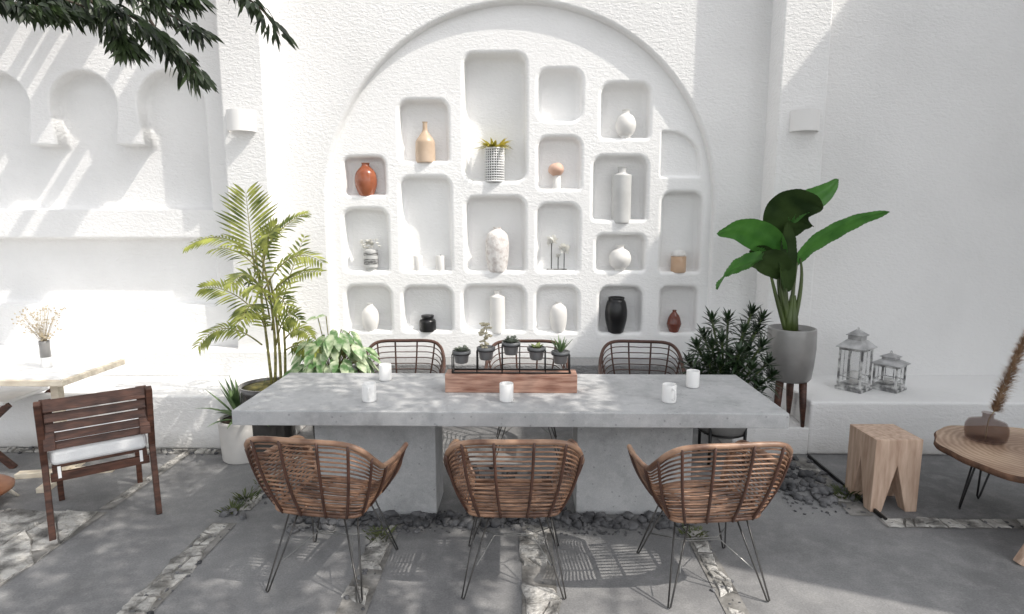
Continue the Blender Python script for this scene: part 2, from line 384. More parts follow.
# joints between the slabs, laid 4 mm up, with flat pale stones in them
def joint_strip(x0, x1, y0, y1, mb, z=.004): mb.add([(x0,y0,z),(x1,y0,z),(x1,y1,z),(x0,y1,z)], [(0,1,2,3)], False)
def flagstones(mb, x0, x1, y0, y1, sz, z=.004, fill=1.0):
    nx = max(1, round((x1-x0)/sz)); ny = max(1, round((y1-y0)/(sz*1.25))); g = {}
    dx, dy = (x1-x0)/nx, (y1-y0)/ny
    for i in range(nx+1):
        for j in range(ny+1):
            ex = .28 if i in (0, nx) else .42
            g[i, j] = Vector((x0+dx*i+rnd.uniform(-ex,ex)*min(dx,.12), y0+dy*j+rnd.uniform(-.42,.42)*dy*(0 if j in (0,ny) else 1)))
    for j in range(ny):
        for i in range(nx):
            if rnd.random() > fill: continue
            quad = [g[i,j], g[i+1,j], g[i+1,j+1], g[i,j+1]]; P = []
            for k in range(4):
                a, b = quad[k], quad[(k+1)%4]
                for t in (0, .33, .66): P.append(a.lerp(b, t)+(Vector((rnd.uniform(-1,1), rnd.uniform(-1,1)))*sz*.045 if t else Vector((0,0))))
            polys = [P]
            if rnd.random() < .45:     # cracked in two
                k = rnd.choice((1,2,4,5)); polys = [P[k:k+7], P[k+6:]+P[:k+1]]
            for Q in polys:
                c = sum(Q, Vector((0,0)))/len(Q); n = len(Q); h = z+rnd.uniform(.003,.014); tx, ty = rnd.uniform(-.05,.05), rnd.uniform(-.05,.05)
                gap = rnd.uniform(.004,.009)
                def sh(p, e): d = c-p; return p+d*min(.5, e/max(d.length,.01))
                vs = [(*sh(p, gap), z-.004) for p in Q]+[(*sh(p, gap+.004), h-.003) for p in Q]+[(*sh(p, gap+.012), h+(p.x-c.x)*tx+(p.y-c.y)*ty+rnd.uniform(-.002,.002)) for p in Q]+[(*c, h)]
                fs = [(i2, (i2+1)%n, (i2+1)%n+n, i2+n) for i2 in range(n)]+[(i2+n, (i2+1)%n+n, (i2+1)%n+2*n, i2+2*n) for i2 in range(n)]+[(i2+2*n, (i2+1)%n+2*n, 3*n) for i2 in range(n)]
                mb.add(vs, fs, False)
J = MB(); F = MB()
TY0, TY1 = 3.34, 3.5
for x0, x1, y0, y1, sz, fill in (
        (-1.86,-1.71, .9, 3.34, .10, .84), (-.86,-.72, .9, 3.34, .10, .84), (.0,.17, .9, 3.34, .12, .9), (.94,1.05, .9, 3.34, .09, .8),
        (-2.70,-2.58, .9, 2.62, .13, .9), (-2.66,-2.58, 3.5, 4.46, .09, .75), (-1.8,-1.7, 3.5, 4.6, .1, .8),
        (-5.2,-2.58, 2.62, 3.46, .30, .96), (2.02,2.16, 3.5, 4.42, .14, .6), (2.16,5, 3.36, 3.47, .12, .9), (2.02,5, 2.42, 2.55, .13, .9),
        (-5.2,-1.75, 4.40, 4.5, .09, .9)):
    J_z = .004
    joint_strip(x0, x1, y0, y1, J, J_z); flagstones(F, x0+.008, x1-.008, y0, y1, sz, .0045, fill)
J = J.build('joint_bed', M['joint']); tag(J, kind='structure')
tag(F.build('paving_stones', M['stone']), kind='structure')
# dark steel edging along the pebble strip on the right
e = MB(); e.box((2.19, 3.93, .012), (.012, 1.0, .026)); tag(e.build('path_edging', M['black']), kind='structure')

YC, YP, YL = 5.42, 5.16, 5.30          # central wall, pillar front, side walls
AD, ND = .07, .17                      # arch recess, niche depth
XL0 = PY(270, 205, YP).x; XL1 = PY(228, 205, YP).x; XR0 = PY(773, 205, YP).x; XR1 = PY(819, 205, YP).x
ZT = 4.5
# ---- central wall with the arched panel and its niches
aw = PY(329, 250, YC).x, PY(712, 250, YC).x
ax, ar = (aw[0]+aw[1])/2, (aw[1]-aw[0])/2
atop = PY(517, 1, YC).z; az = atop-ar
LEDGE_Z = .55
def arch(off, k=40):
    r = ar+off; pts = [(ax-r, LEDGE_Z-.1-off), (ax+r, LEDGE_Z-.1-off)]
    for i in range(k+1): a = math.pi*i/k; pts.append((ax+r*math.cos(a), az+r*math.sin(a)))
    return pts
wall = thing('niche_wall', 'white stucco wall with a large arch holding rows of rounded display niches', 'wall', (ax, YC, 0))
mb = MB(); fo, fi = opening(mb, arch, YC, AD, .03, .012, cap=False)
face_fill(mb, [(XL0-.05, 0), (XR0+.05, 0), (XR0+.05, ZT), (XL0-.05, ZT)], [fo], YC)
mb.build('wall_face', M['stucco'], wall, world=True)
NI = dict(A1=(343,386,156,196), A2=(343,389,208,272), A3=(345,392,285,332),
    B1=(398,449,99,162), B2=(400,452,176,272), B3=(402,453,286,332),
    C1=(463,527,52,182), C2=(465,526,196,272), C3=(462,526,285,332),
    D1=(537,583,68,122), D2=(537,582,136,190), D3=(536,580,203,272), D4=(535,579,286,333),
    E1=(600,651,82,139), E2=(592,648,155,221), E3=(595,646,234,272), E4=(598,643,286,334),
    F1=(660,702,130,178), F2=(660,702,191,273), F3=(659,698,286,334))
YN = YC+AD
pm = MB(); holes = []; NZ = {}
for key, (x0, x1, y0, y1) in NI.items():
    xm, ym = (x0+x1)/2, (y0+y1)/2
    X0, X1 = PY(x0, ym, YN).x, PY(x1, ym, YN).x; Z1, Z0 = PY(xm, y0, YN).z, PY(xm, y1, YN).z
    w = min(X1-X0, Z1-Z0); r = .10 if w > .36 else .075
    rads = (.035, r, r, .045)
    if key in ('C1', 'D1'): rads = (r, r, r, r)
    if key == 'F1': rads = (.03, .30, .03, .03)
    d = .05 if key == 'F1' else (ND if key in ('C1','C2','E1','E2','E3','E4') else .135)
    fn = lambda off, a=(X0, X1, Z0, Z1), q=rads: rrect(*a, 0, off-.012, rads=q)
    o, _ = opening(pm, fn, YN, d, min(.034, d*.42), min(.045, d*.42)); holes.append(o); NZ[key] = (Z0+.001, YN+d)
face_fill(pm, arch(-.012), holes, YN)
pm.build('niche_panel', M['smooth'], wall, world=True)
# ---- pillars
for xa, xb, lab in ((XL1, XL0, 'white stucco pillar left of the arch, behind the tall feathery palm'), (XR0, XR1, 'white stucco pillar right of the arch, behind the big-leaved banana plant')):
    mb = MB(); mb.box(((xa+xb)/2, YP+.3, ZT/2), (xb-xa, .6, ZT)); o = mb.build('stucco_pillar', M['stucco'], bevel=.015, seg=3)
    tag(o, lab, 'pillar', 'pillars either side of the arch')
# ---- left wall: arcade recess above, long recess below
zt, zs, zb = PY(86, 70, YL).z, PY(86, 145, YL).z, PY(100, 209, YL).z
xr = PY(207, 140, YL).x; pit = (PY(172,105,YL).x-PY(84,105,YL).x); rad = pit*.385
def arcade():
    P = [(xr, zb)]; cx = xr-rad; x_left = cx-3*pit-rad
    for i in range(4):
        c = cx-i*pit
        if i == 0: P.append((c+rad, zs))
        for a in range(0, 181, 12): P.append((c+rad*math.cos(R(a)), zt-rad+rad*math.sin(R(a))))
        P.append((c-rad*.86, zs+.003) if i < 3 else (c-rad, zs))
        if i < 3: P.append((c-pit+rad*.86, zs+.003))
    P.append((x_left, zb)); return P
AP = arcade(); xl = AP[-1][0]
zr1, zr0 = PY(100, 238, YL).z, PY(100, 305, YL).z
lw = MB()
o1, _ = opening(lw, lambda off: offset_poly(AP, off), YL, .15, .02, .04)
o2, _ = opening(lw, lambda off: rrect(xl, xr, zr0, zr1, .03, off), YL, .15, .015, .03)
face_fill(lw, [(-9, 0), (XL1+.1, 0), (XL1+.1, ZT), (-9, ZT)], [o1, o2], YL)
tag(lw.build('arcade_wall', M['stucco']), 'white stucco wall on the left with a row of blind arches above a long recess', 'wall')
# ---- right wall, and the tall courtyard side wall just past the frame
rw = MB(); rw.box(((XR1-.1+6)/2, YL+.2, ZT/2), (6-XR1+.1, .4, ZT)); tag(rw.build('plain_wall', M['stucco']), 'plain white stucco wall rising behind the two lanterns', 'wall')
sw = MB(); sw.box((4.95, 3.38, 3.2), (.35, 3.84, 6.4)); tag(sw.build('courtyard_side_wall', M['stucco']), 'tall white courtyard wall closing off the right side, beyond the wooden stools', 'wall')
# ---- benches, plinth, ledge
BZ = .44
lb = thing('masonry_bench', 'white plastered built-in bench with a back step along the left wall', 'bench', (-4, 4.9, 0), 0, 'built-in benches')
mb = MB(); mb.box((-4.95, 4.9, BZ/2), (6.1, .8, BZ)); mb.build('seat', M['stucco'], lb, True, .02, 3)
mb = MB(); mb.box((-4.95-.002, 5.185, BZ+.115), (6.09, .21, .23)); mb.build('back_step', M['stucco'], lb, True, .015, 3)
xb = PZ(805, 453, 0).x
mb = MB(); mb.box(((xb+6)/2, 4.9, .212), (6-xb, .84, .424))
tag(mb.build('masonry_bench', M['stucco'], bevel=.02, seg=3), 'white plastered built-in bench along the right wall, carrying the two lanterns', 'bench', 'built-in benches')
mb = MB(); mb.box(((xb+1.62)/2-.002, 4.8, .11), (xb-1.62, .66, .22)); tag(mb.build('low_plinth', M['stucco'], bevel=.012), 'low white plinth under the grey pot of the banana plant', 'plinth')
mb = MB(); mb.box(((XL0+XR0)/2, 5.27, LEDGE_Z/2), (XR0-XL0-.01, .3, LEDGE_Z)); tag(mb.build('grey_ledge', M['ledge'], bevel=.012), 'rough grey rendered ledge running under the niches behind the dining table', 'ledge')
# ---- sconces
for px, lab in ((242, 'white half-round wall light on the left pillar, above the palm'), (804, 'white half-round wall light on the right pillar, above the banana plant')):
    c = PY(px, 121, YP); zz = PY(px, 132, YP).z; zt2 = PY(px, 111, YP).z; w = .118
    t = thing('wall_sconce', lab, 'wall light', (c.x, YP, zz), 0, 'wall lights on the pillars')
    arc = [(c.x+w*math.cos(R(a)), YP-.11*math.sin(R(a))) for a in range(180, -1, -15)]; n = len(arc)
    mb = MB(); arc2 = [(c.x+(x-c.x)*.92, YP-(YP-y)*.92) for x, y in arc]
    vs = [(x,y,zz) for x,y in arc]+[(x,y,zt2) for x,y in arc]+[(x,y,zz) for x,y in arc2]+[(x,y,zt2) for x,y in arc2]
    caps = []; fs = []
    for i in range(n-1): fs += [(i,i+1,i+1+n,i+n), (i+2*n,i+3*n,i+1+3*n,i+1+2*n)]; caps += [(i,i+2*n,i+1+2*n,i+1), (i+n,i+n+1,i+3*n+1,i+3*n)]
    mb.add(vs, caps, False)
    mb.add(vs, fs, True); mb.build('shade', M['sconce'], t, True)
    mb = MB(); mb.box((c.x, YP-.012, (zz+zt2)/2), (.08, .024, .08)); mb.build('back_plate', M['sconce'], t, True)

# pergola rafters fixed to the top of the left wall (above the frame)
pg = thing('pergola', 'timber pergola of rafters of mixed widths on top of the arcaded wall', 'pergola', (-4, YL, ZT))
x = -6.2; first = True
mb = MB()
for dx, w in ((0,.1),(.34,.3),(.9,.42),(1.28,.06),(1.55,.42),(1.98,.05),(2.14,.1),(2.5,.30),(2.62+.25,.05),(3.02,.05),(3.3,.22),(3.75,.05),(4.1,.30)):
    b = MB(); b.box((x+dx, 4.75, ZT-.06), (w, 1.5, .09)); b.build('rafter', M['pergola'], pg, True)
b = MB(); b.box((-4.2, 4.02, ZT-.16), (4.6, .07, .11)); b.build('beam', M['pergola'], pg, True)

# ================================================================== DINING TABLE
tz = .75
fl, fr = PZ(232, 410, tz), PZ(791, 414.5, tz); YF = (fl.y+fr.y)/2; YB = PZ(515, 373.5, tz).y
tl = thing('concrete_table', 'long grey concrete dining table on two slab legs', 'table', ((fl.x+fr.x)/2, (YF+YB)/2, 0))
mb = MB(); mb.box(((fl.x+fr.x)/2, (YF+YB)/2, tz-.043), (fr.x-fl.x, YB-YF, .086)); mb.build('tabletop', M['table'], tl, True, .006)
for a, b in ((318, 437), (576, 689)):
    A, B = PZ(a, 515, 0), PZ(b, 515, 0); yy = (A.y+B.y)/2
    mb = MB(); mb.box(((A.x+B.x)/2, yy+.16, (tz-.0865)/2), (B.x-A.x, .32, tz-.0865)); mb.build('leg', M['table'], tl, True, .005)
LEGY = yy

# gravel around the table legs and in the strip on the right: nobody could count it
gv = MB(); k = 0
def stones(n, x0, x1, y0, y1, lo, hi):
    global k
    for _ in range(n):
        k += 1; r = rnd.uniform(lo, hi)
        gv.blob((rnd.uniform(x0,x1), rnd.uniform(y0,y1), r*.4), r, 1 if r < .03 else 2, (rnd.uniform(.8,1.3), rnd.uniform(.7,1.1), rnd.uniform(.5,.8)), .55, k, rnd.random()*6)
stones(240, -1.40, .98, LEGY-.16, LEGY-.02, .016, .036); stones(60, -1.35, -.3, LEGY-.24, LEGY-.05, .014, .032)
stones(60, -.46, .28, LEGY+.02, LEGY+.75, .016, .03); stones(30, -1.9, -1.3, LEGY-.1, LEGY+.6, .014, .03)
stones(75, 1.72, 2.16, 3.62, 4.1, .018, .04); stones(25, 1.8, 2.18, 4.1, 4.4, .014, .03); stones(30, .8, 1.2, LEGY-.05, LEGY+.4, .016, .03)
stones(70, -1.85, -1.70, 1.4, 3.3, .006, .016); stones(50, -.86, -.72, 1.6, 3.3, .006, .016); stones(50, .93, 1.06, 1.6, 3.3, .006, .016); stones(40, 0, .17, 1.6, 3.3, .006, .013); stones(420, -1.4, 1.0, LEGY-.25, LEGY+.02, .005, .013); stones(160, 1.7, 2.16, 3.5, 4.3, .005, .012); stones(60, 2.2, 4.5, 3.36, 3.47, .006, .015); stones(40, -5, -1.8, 4.38, 4.48, .01, .02)
tag(gv.build('gravel', M['pebble']), 'dark grey pebbles scattered round the table legs and along the slab joints', 'gravel', kind='stuff')

# ================================================================== RATTAN ARMCHAIRS
def make_rattan_chair(label, NR=17, rr_=.0049, dark=False):
    mrod, mrim = (M['rib'], M['rib']) if dark else (M['rattan'], M['rim'])  # dark set paints the far chairs' shade into the cane colour
    t = thing('rattan_armchair', label, 'chair', (0,0,0))
    rimP = [(-.265,.27,.545), (-.31,.235,.615), (-.33,.08,.628), (-.326,-.10,.64), (-.318,-.185,.695), (-.285,-.255,.768), (-.205,-.29,.808), (0,-.297,.812)]
    botP = [(-.215,.24,.41), (-.215,.17,.405), (-.21,.05,.40), (-.212,-.04,.40), (-.214,-.11,.40), (-.204,-.16,.40), (-.14,-.182,.40), (0,-.187,.40)]
    def full(P): return cat_rom(P + [(-x,y,z) for x,y,z in P[-2::-1]], 5)
    rim, bot = full(rimP), full(botP); n = len(rim)
    def surf(i, v):
        p = bot[i].lerp(rim[i], v); out = Vector((rim[i].x, rim[i].y+.02, 0)); out = out.normalized() if out.length > .01 else out
        return p + out*.018*math.sin(math.pi*v**.9)
    rods = MB()
    for j in range(1, NR):
        v = j/NR; rods.tube([surf(i, v)+Vector((0,0,rnd.uniform(-.001,.001))) for i in range(0, n)], rr_, 5)
    rods.tube([surf(i, .02) for i in range(n)], .011, 6)
    rods.build('backrest', mrod, t)
    mid = n//2; span = n-1
    for i in (mid-2, mid+2, mid-6, mid+6, mid-13, mid+13, mid-20, mid+20, mid-27, mid+27):
        if 0 <= i < n:
            inn = Vector((-rim[i].x, -rim[i].y, 0)).normalized()
            ribs = MB(); ribs.tube([surf(i, v/10)-inn*.010 for v in range(0, 11)], .0072, 6); ribs.build('back_rib', M['rib'], t)
    rm = MB(); rm.tube(rim, .0135, 8)
    for sgn in (0, n-1): rm.tube([rim[sgn]]+[surf(sgn, v/8)+Vector((0,.012*math.sin(math.pi*v/8),0)) for v in range(7, -1, -1)], .012, 8)
    rm.build('rim', mrim, t)
    st = MB()
    for q in range(14):
        y = -.165+.36*q/13; hw = .165 if q == 0 else .205
        st.tube([(-hw, y, .402), (-hw*.5, y, .394), (0, y, .391), (hw*.5, y, .394), (hw, y, .402)], .0055, 5)
    st.tube([(-.2,.19,.402), (0,.205,.402), (.2,.19,.402)], .013, 6)
    st.tube([(-.1,-.16,.383), (-.1,.2,.390)], .008, 5); st.tube([(.1,-.16,.383), (.1,.2,.390)], .008, 5)
    st.build('seat', mrod, t)
    for sx in (-1, 1):
        for sy in (-1, 1):
            f = Vector((sx*.243, sy*.235 + .0, .006)); l = MB()
            a = Vector((sx*.175, sy*.095, .388)); b = Vector((sx*.115, sy*.12, .388))
            l.tube([a, f+Vector((sx*.006,0,.004)), f, f+Vector((-sx*.006,0,.004)), b], .0043, 6)
            l.build('leg', M['wire'], t)
    br = MB(); br.tube([(-.18,-.19,.15),(-.1,-.0,.2),(.1,0,.2),(.18,-.19,.15)], .003, 5)
    br.tube([(-.2,.16,.16),(-.1,.02,.2),(.1,.02,.2),(.2,.16,.16)], .003, 5)
    br.build('brace', M['brace'], t)
    return t
ch = make_rattan_chair('rattan armchair on the near side of the table, leftmost of the front three')
G1 = 'rattan armchairs along the near side of the table'; G2 = 'rattan armchairs along the far side of the table'
def fy(px, py): return PZ(px, py, 0)
p = fy(321, 599); ch.location = (p.x+.0, p.y+.235, 0); ch.rotation_euler = (0,0,R(-9)); ch['group'] = G1
p = fy(513, 600); dup(ch, (p.x, p.y+.235, 0), R(1), 'rattan armchair on the near side of the table, middle of the front three', G1)
p = fy(711, 606); dup(ch, (p.x+.01, p.y+.235, 0), R(7), 'rattan armchair on the near side of the table, rightmost of the front three', G1)
far = None
for px, rz, lab in ((404, 180+3, 'rattan armchair across the table, coloured dark for shade, its back under the black jar niche'), (527, 180, 'rattan armchair across the table, coloured dark for shade, mostly hidden by the succulent rack'), (640, 180-6, 'rattan armchair across the table, coloured dark for shade, in front of the tall black vase')):
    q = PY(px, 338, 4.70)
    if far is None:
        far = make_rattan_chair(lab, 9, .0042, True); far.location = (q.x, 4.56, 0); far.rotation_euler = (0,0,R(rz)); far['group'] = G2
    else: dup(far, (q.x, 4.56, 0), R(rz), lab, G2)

# ================================================================== ON THE TABLE
def make_mug(label):
    t = thing('mug', label, 'mug'); r, h = .041, .108
    mb = MB(); mb.lathe([(0,.001),(r-.005,.001),(r-.001,.004),(r,.012),(r,h-.003),(r-.0015,h),(r-.004,h-.001),(r-.0045,.02),(0,.016)], n=32); mb.build('cup_body', M['mug'], t)
    return t
def handle(t):
    mb = MB(); pts = [(0, -.041+.004, .085), (0,-.06,.087), (0,-.07,.07), (0,-.068,.045), (0,-.055,.028), (0,-.037,.028)]
    mb.tube(cat_rom(pts, 4), .0052, 8); mb.build('handle', M['mug'], t)
mug = make_mug('plain white mug at the table front edge, centred before the wooden rack base'); GM = 'white mugs on the table'; mug['group'] = GM
mug.location = PZ(506.5, 401, tz)
dup(mug, PZ(385.5, 380, tz), 0, 'plain white mug further back of the pair at the left end of the table')
dup(mug, PZ(692.5, 387, tz), 0, 'plain white mug further back of the pair at the right end of the table')
m2 = dup(mug, PZ(369.5, 401, tz), R(10), 'white mug with its handle facing out, nearest the left chair'); handle(m2)
m3 = dup(mug, PZ(669, 402, tz), R(14), 'white mug with its handle facing out, nearest the right chair'); handle(m3)

# succulent rack
bf = PZ(511, 393, tz); bw = (PZ(577,393,tz).x-PZ(445,393,tz).x)/2; bh = .115
rk = thing('succulent_rack', 'black wire rack on a reddish wooden block along the middle of the table', 'plant rack', (bf.x, bf.y+.07, tz))
mb = MB(); mb.box((0,0,bh/2), (2*bw, .14, bh)); mb.build('wooden_base', M['woodred'], rk, bevel=.004)
wf = MB(); x0, x1 = -bw+.045, bw-.04; yf, yb2 = -.045, .045; r = .0042
for y in (yf, yb2): wf.tube([(x0,y,bh+.005),(x1,y,bh+.005)], r+.001, 6)
for x in (x0, x1): wf.tube([(x,yf,bh+.005),(x,yb2,bh+.005)], r+.001, 6)
pots = [(461.5, 353.5), (486, 350), (511, 345), (536.5, 350), (560.5, 354)]
potc = []
for i, (px, py) in enumerate(pots):
    q = PY(px, py, bf.y+.07); lx, lz = q.x-bf.x, q.z-tz; potc.append((lx, lz))
    wf.tube([(lx+.053*math.cos(a*math.pi/10), .053*math.sin(a*math.pi/10), lz) for a in range(20)], .0046, 6, closed=True)
    sx = -1 if i < 2 else (1 if i > 2 else 0)
    for s2 in ((sx,) if sx else (-1, 1)):
        xx = lx+s2*.054
        wf.tube([(xx,yf,bh),(xx,yf,lz)], r, 6); wf.tube([(xx,yb2,bh),(xx,yb2,lz)], r, 6); wf.tube([(xx,yf,lz),(xx,yb2,lz)], r, 6)
wf.build('wire_frame', M['black'], rk)
kinds = ['grey rosette succulent filling the lowest left cup', 'tall branching jade-like succulent in the second cup from the left', 'grey rosette succulent in the highest, middle cup', 'low green succulent in the fourth cup from the left', 'spiky aloe in the rightmost cup']
for i, (lx, lz) in enumerate(potc):
    t = thing('succulent_pot', 'dark grey hanging cup with ' + kinds[i].replace(' filling the lowest left cup', ', first from the left on the rack').replace(' in the second cup from the left', ', second on the rack').replace(' in the highest, middle cup', ', highest in the middle of the rack').replace(' in the fourth cup from the left', ', fourth on the rack').replace(' in the rightmost cup', ', last on the right of the rack'), 'potted succulent', (rk.location.x+lx, rk.location.y, tz+lz), 0, 'succulents hanging in the wire rack')
    mb = MB(); mb.lathe([(0,-.058),(.036,-.058),(.04,-.052),(.047,.0),(.058,.004),(.058,.018),(.05,.021),(.046,.014),(0,.01)], n=24); mb.build('cup', M['potcup'], t)
    pl = MB(); rr = random.Random(50+i)
    if i in (0, 2):
        for ring, (n, L, up) in enumerate(((9,.05,.25),(8,.042,.7),(6,.03,1.5))):
            for q in range(n):
                a = 6.283*(q+.5*ring)/n+rr.uniform(-.15,.15); pl.leaf((.012*math.cos(a), .012*math.sin(a), .012), (math.cos(a), math.sin(a), up), L, .026, (0,0,1), .5, -.1)
        for q in range(5): pl.blob((rr.uniform(-.03,.03), rr.uniform(-.02,.02), .03+rr.uniform(0,.02)), .012, 1, (1,1,1), .3, q)
        pl.build('plant', M['succ'], t)
    elif i == 1:
        pl.tube([(0,0,.01),(-.008,0,.06),(.004,0,.12),(.0,0,.155)], [.006,.005,.004,.003], 6)
        for q in range(46):
            z = .02+.15*rr.random(); a = rr.random()*6.28; w = .036 if z < .06 else (.014 if z < .085 else .036)
            pl.blob((w*math.cos(a)*rr.uniform(.5,1), w*math.sin(a)*.7, z), rr.uniform(.009,.014), 1, (1.1,1,.6), .3, q, a)
        pl.build('plant', M['succpale'], t)
    elif i == 3:
        for q in range(22):
            a = rr.random()*6.28; pl.leaf((.02*math.cos(a), .02*math.sin(a), .012), (math.cos(a)*rr.uniform(.3,1), math.sin(a), rr.uniform(.3,1.2)), rr.uniform(.03,.05), .018, (0,0,1), .5, .1)
        pl.build('plant', M['succgreen'], t)
    else:
        for q in range(20):
            a = 6.28*q/20*2.4; up = rr.uniform(.6, 2.6); pl.leaf((.008*math.cos(a), .008*math.sin(a), .01), (math.cos(a), math.sin(a)*.8, up), rr.uniform(.075,.115), .013, (0,0,1), .6, -.05 if up < 1.2 else 0)
        pl.build('plant', M['yucca'], t)

# ================================================================== THINGS IN THE NICHES
def vprof(pts, scale, w, n=5):
    """smooth profile through (radius, height) fractions; w = half width, scale = height"""
    P = cat_rom([(r*w, z*scale, 0) for r, z in pts], n); return [(max(p.x, .0005), p.y) for p in P]
def niche_item(name, label, cat, key, px0, px1, py0, py1, dy=.10):
    dy = .058
    Z0, yb = NZ[key]; Y = YN+dy
    xm = (px0+px1)/2; a, b = PY(px0, (py0+py1)/2, Y), PY(px1, (py0+py1)/2, Y); h = PY(xm, py0, Y).z-Z0
    t = thing(name, label, cat, ((a.x+b.x)/2, Y, Z0)); return t, (b.x-a.x)/2, h
VP = {
 'jug': [(.45,0),(.62,.02),(.92,.25),(1,.48),(.86,.72),(.45,.88),(.36,.92),(.34,.97),(.40,1),(.30,.985)],
 'bottle': [(.9,0),(1,.02),(1,.42),(.93,.54),(.55,.68),(.28,.78),(.24,.9),(.24,.97),(.30,1),(.2,.99)],
 'tall': [(.62,0),(.75,.02),(.95,.3),(1,.6),(.86,.82),(.5,.92),(.32,.96),(.36,1),(.25,.99)],
 'cylb': [(.92,0),(1,.02),(1,.78),(.92,.84),(.55,.88),(.42,.90),(.42,.97),(.5,1),(.35,.99)],
 'ball': [(.35,0),(.55,.03),(.9,.22),(1,.46),(.9,.70),(.6,.88),(.35,.93),(.33,.97),(.4,1),(.25,.99)],
 'globe': [(.45,0),(.48,.06),(.5,.12),(.8,.22),(1,.48),(.8,.74),(.4,.86),(.34,.9),(.34,.97),(.42,1),(.25,.99)],
 'drum': [(.6,0),(.66,.02),(.72,.06),(.95,.35),(1,.6),(.86,.85),(.72,.93),(.72,.99),(.66,1),(.6,.97)],
 'drop': [(.45,0),(.6,.02),(.97,.32),(1,.45),(.78,.7),(.38,.88),(.26,.94),(.30,1),(.18,.99)],
}
def vase(key, box, shape, m, label, dy=.10, name='vase', cat='vase', group='vases in the wall niches'):
    t, w, h = niche_item(name, label, cat, key, *box, dy=dy); t['group'] = group
    mb = MB(); mb.lathe(vprof(VP[shape], h, w), n=32); o = mb.build('vase_body', m, t); return t, w, h
vase('A1', (355,377,163,195), 'jug', M['terra'], 'glossy orange-brown jug in the topmost niche of the leftmost column')
vase('B1', (415.5,435,122,162), 'bottle', M['bottle'], 'beige stoneware bottle with a narrow neck in an upper left niche', name='bottle', cat='bottle')
vase('A3', (362,379,303,332), 'jug', M['vasewhite'], 'small white jug in the bottom niche of the leftmost column')
vase('C2', (485.5,509,227,271), 'tall', M['vasespeck'], 'tall rough speckled white vase in the centre niche')
vase('C3', (490,505,290,332), 'cylb', M['vasewhite'], 'slim white bottle vase in the bottom centre niche, behind the succulents', name='bottle', cat='bottle')
vase('D4', (550,567,302,333), 'tall', M['vasewhite'], 'plain white vase in the bottom niche right of centre, behind the aloe')
vase('E1', (615.5,636,110,139), 'globe', M['vasewhite'], 'round white ball vase in the uppermost occupied niche on the right')
vase('E2', (612,631,167,221), 'cylb', M['vasegrey'], 'tall pale grey cylindrical bottle in the right-hand niches', name='bottle', cat='bottle')
vase('E3', (609,631,245,272), 'globe', M['vasewhite'], 'squat round white vase directly above the black vase')
vase('F3', (667,681,310,334), 'drop', M['terradark'], 'small dark red-brown vase in the lowest niche on the far right')
t, w, h = vase('E4', (605,627,297,334), 'drum', M['vaseblack'], 'large matt black vase in a bottom niche on the right')
# black jar
t, w, h = niche_item('jar', 'squat black glass jar with a wide neck in a bottom left niche', 'jar', 'B3', 419.5, 436, 315, 332)
mb = MB(); mb.lathe(vprof([(.92,0),(1,.04),(1,.55),(.9,.7),(.66,.78),(.64,.84)], h, w), n=28); mb.build('jar_body', M['vaseblack'], t)
mb = MB(); mb.lathe([(0,h*.84),(w*.74,h*.84),(w*.76,h*.86),(w*.76,h*.98),(w*.72,h),(0,h)], n=28); mb.build('lid', M['vaseblack'], t)
# labelled jar of white flowers
t, w, h = niche_item('flower_jar', 'grey labelled jar of white flowers in the middle niche of the leftmost column', 'flower jar', 'A2', 364, 378, 249, 271)
mb = MB(); mb.lathe(vprof([(.75,0),(.8,.16),(.95,.2),(1,.25),(1,.9),(.85,.97),(.7,1)], h, w), n=26); mb.build('jar_body', M['vasegrey'], t)
mb = MB(); mb.lathe([(w*1.012, h*.32), (w*1.012, h*.85)], n=26); mb.f = mb.f[:-2]; mb.sm = mb.sm[:-2]; mb.mi = mb.mi[:-2]; mb.build('paper_label', M['label'], t)
fl_ = MB(); rr = random.Random(3)
for q in range(24):
    a = rr.random()*6.28; d = rr.uniform(.1, 1)*w*1.6; c = Vector((d*math.cos(a), d*math.sin(a)*.5-.01, h*1.04+rr.uniform(.0,.075)))
    for p_ in range(6):
        b = p_*1.047+rr.random(); fl_.leaf(c, (math.cos(b), math.sin(b)-.4, .5), .03, .022, (0,0,1), .3, .2, 2)
    fl_.blob(c, .009, 1)
fl_.build('flowers', M['petal'], t)
# pillar candles
for a, b, lab in ((413.5,422.5,'left of the two small white candles in the tall empty-looking niche'), (436,445,'right of the two small white candles in the tall empty-looking niche')):
    t, w, h = niche_item('pillar_candle', lab, 'candle', 'B2', a, b, 255.5, 271); t['group'] = 'two candles in one niche'
    mb = MB(); mb.lathe([(0,0),(w*.97,0),(w,.004),(w,h-.006),(w*.94,h),(w*.4,h-.006),(0,h-.008)], n=24); mb.build('wax', M['vasewhite'], t)
    mb = MB(); mb.tube([(0,0,h-.01),(.001,0,h+.012)], .0015, 5); mb.build('wick', M['vaseblack'], t)
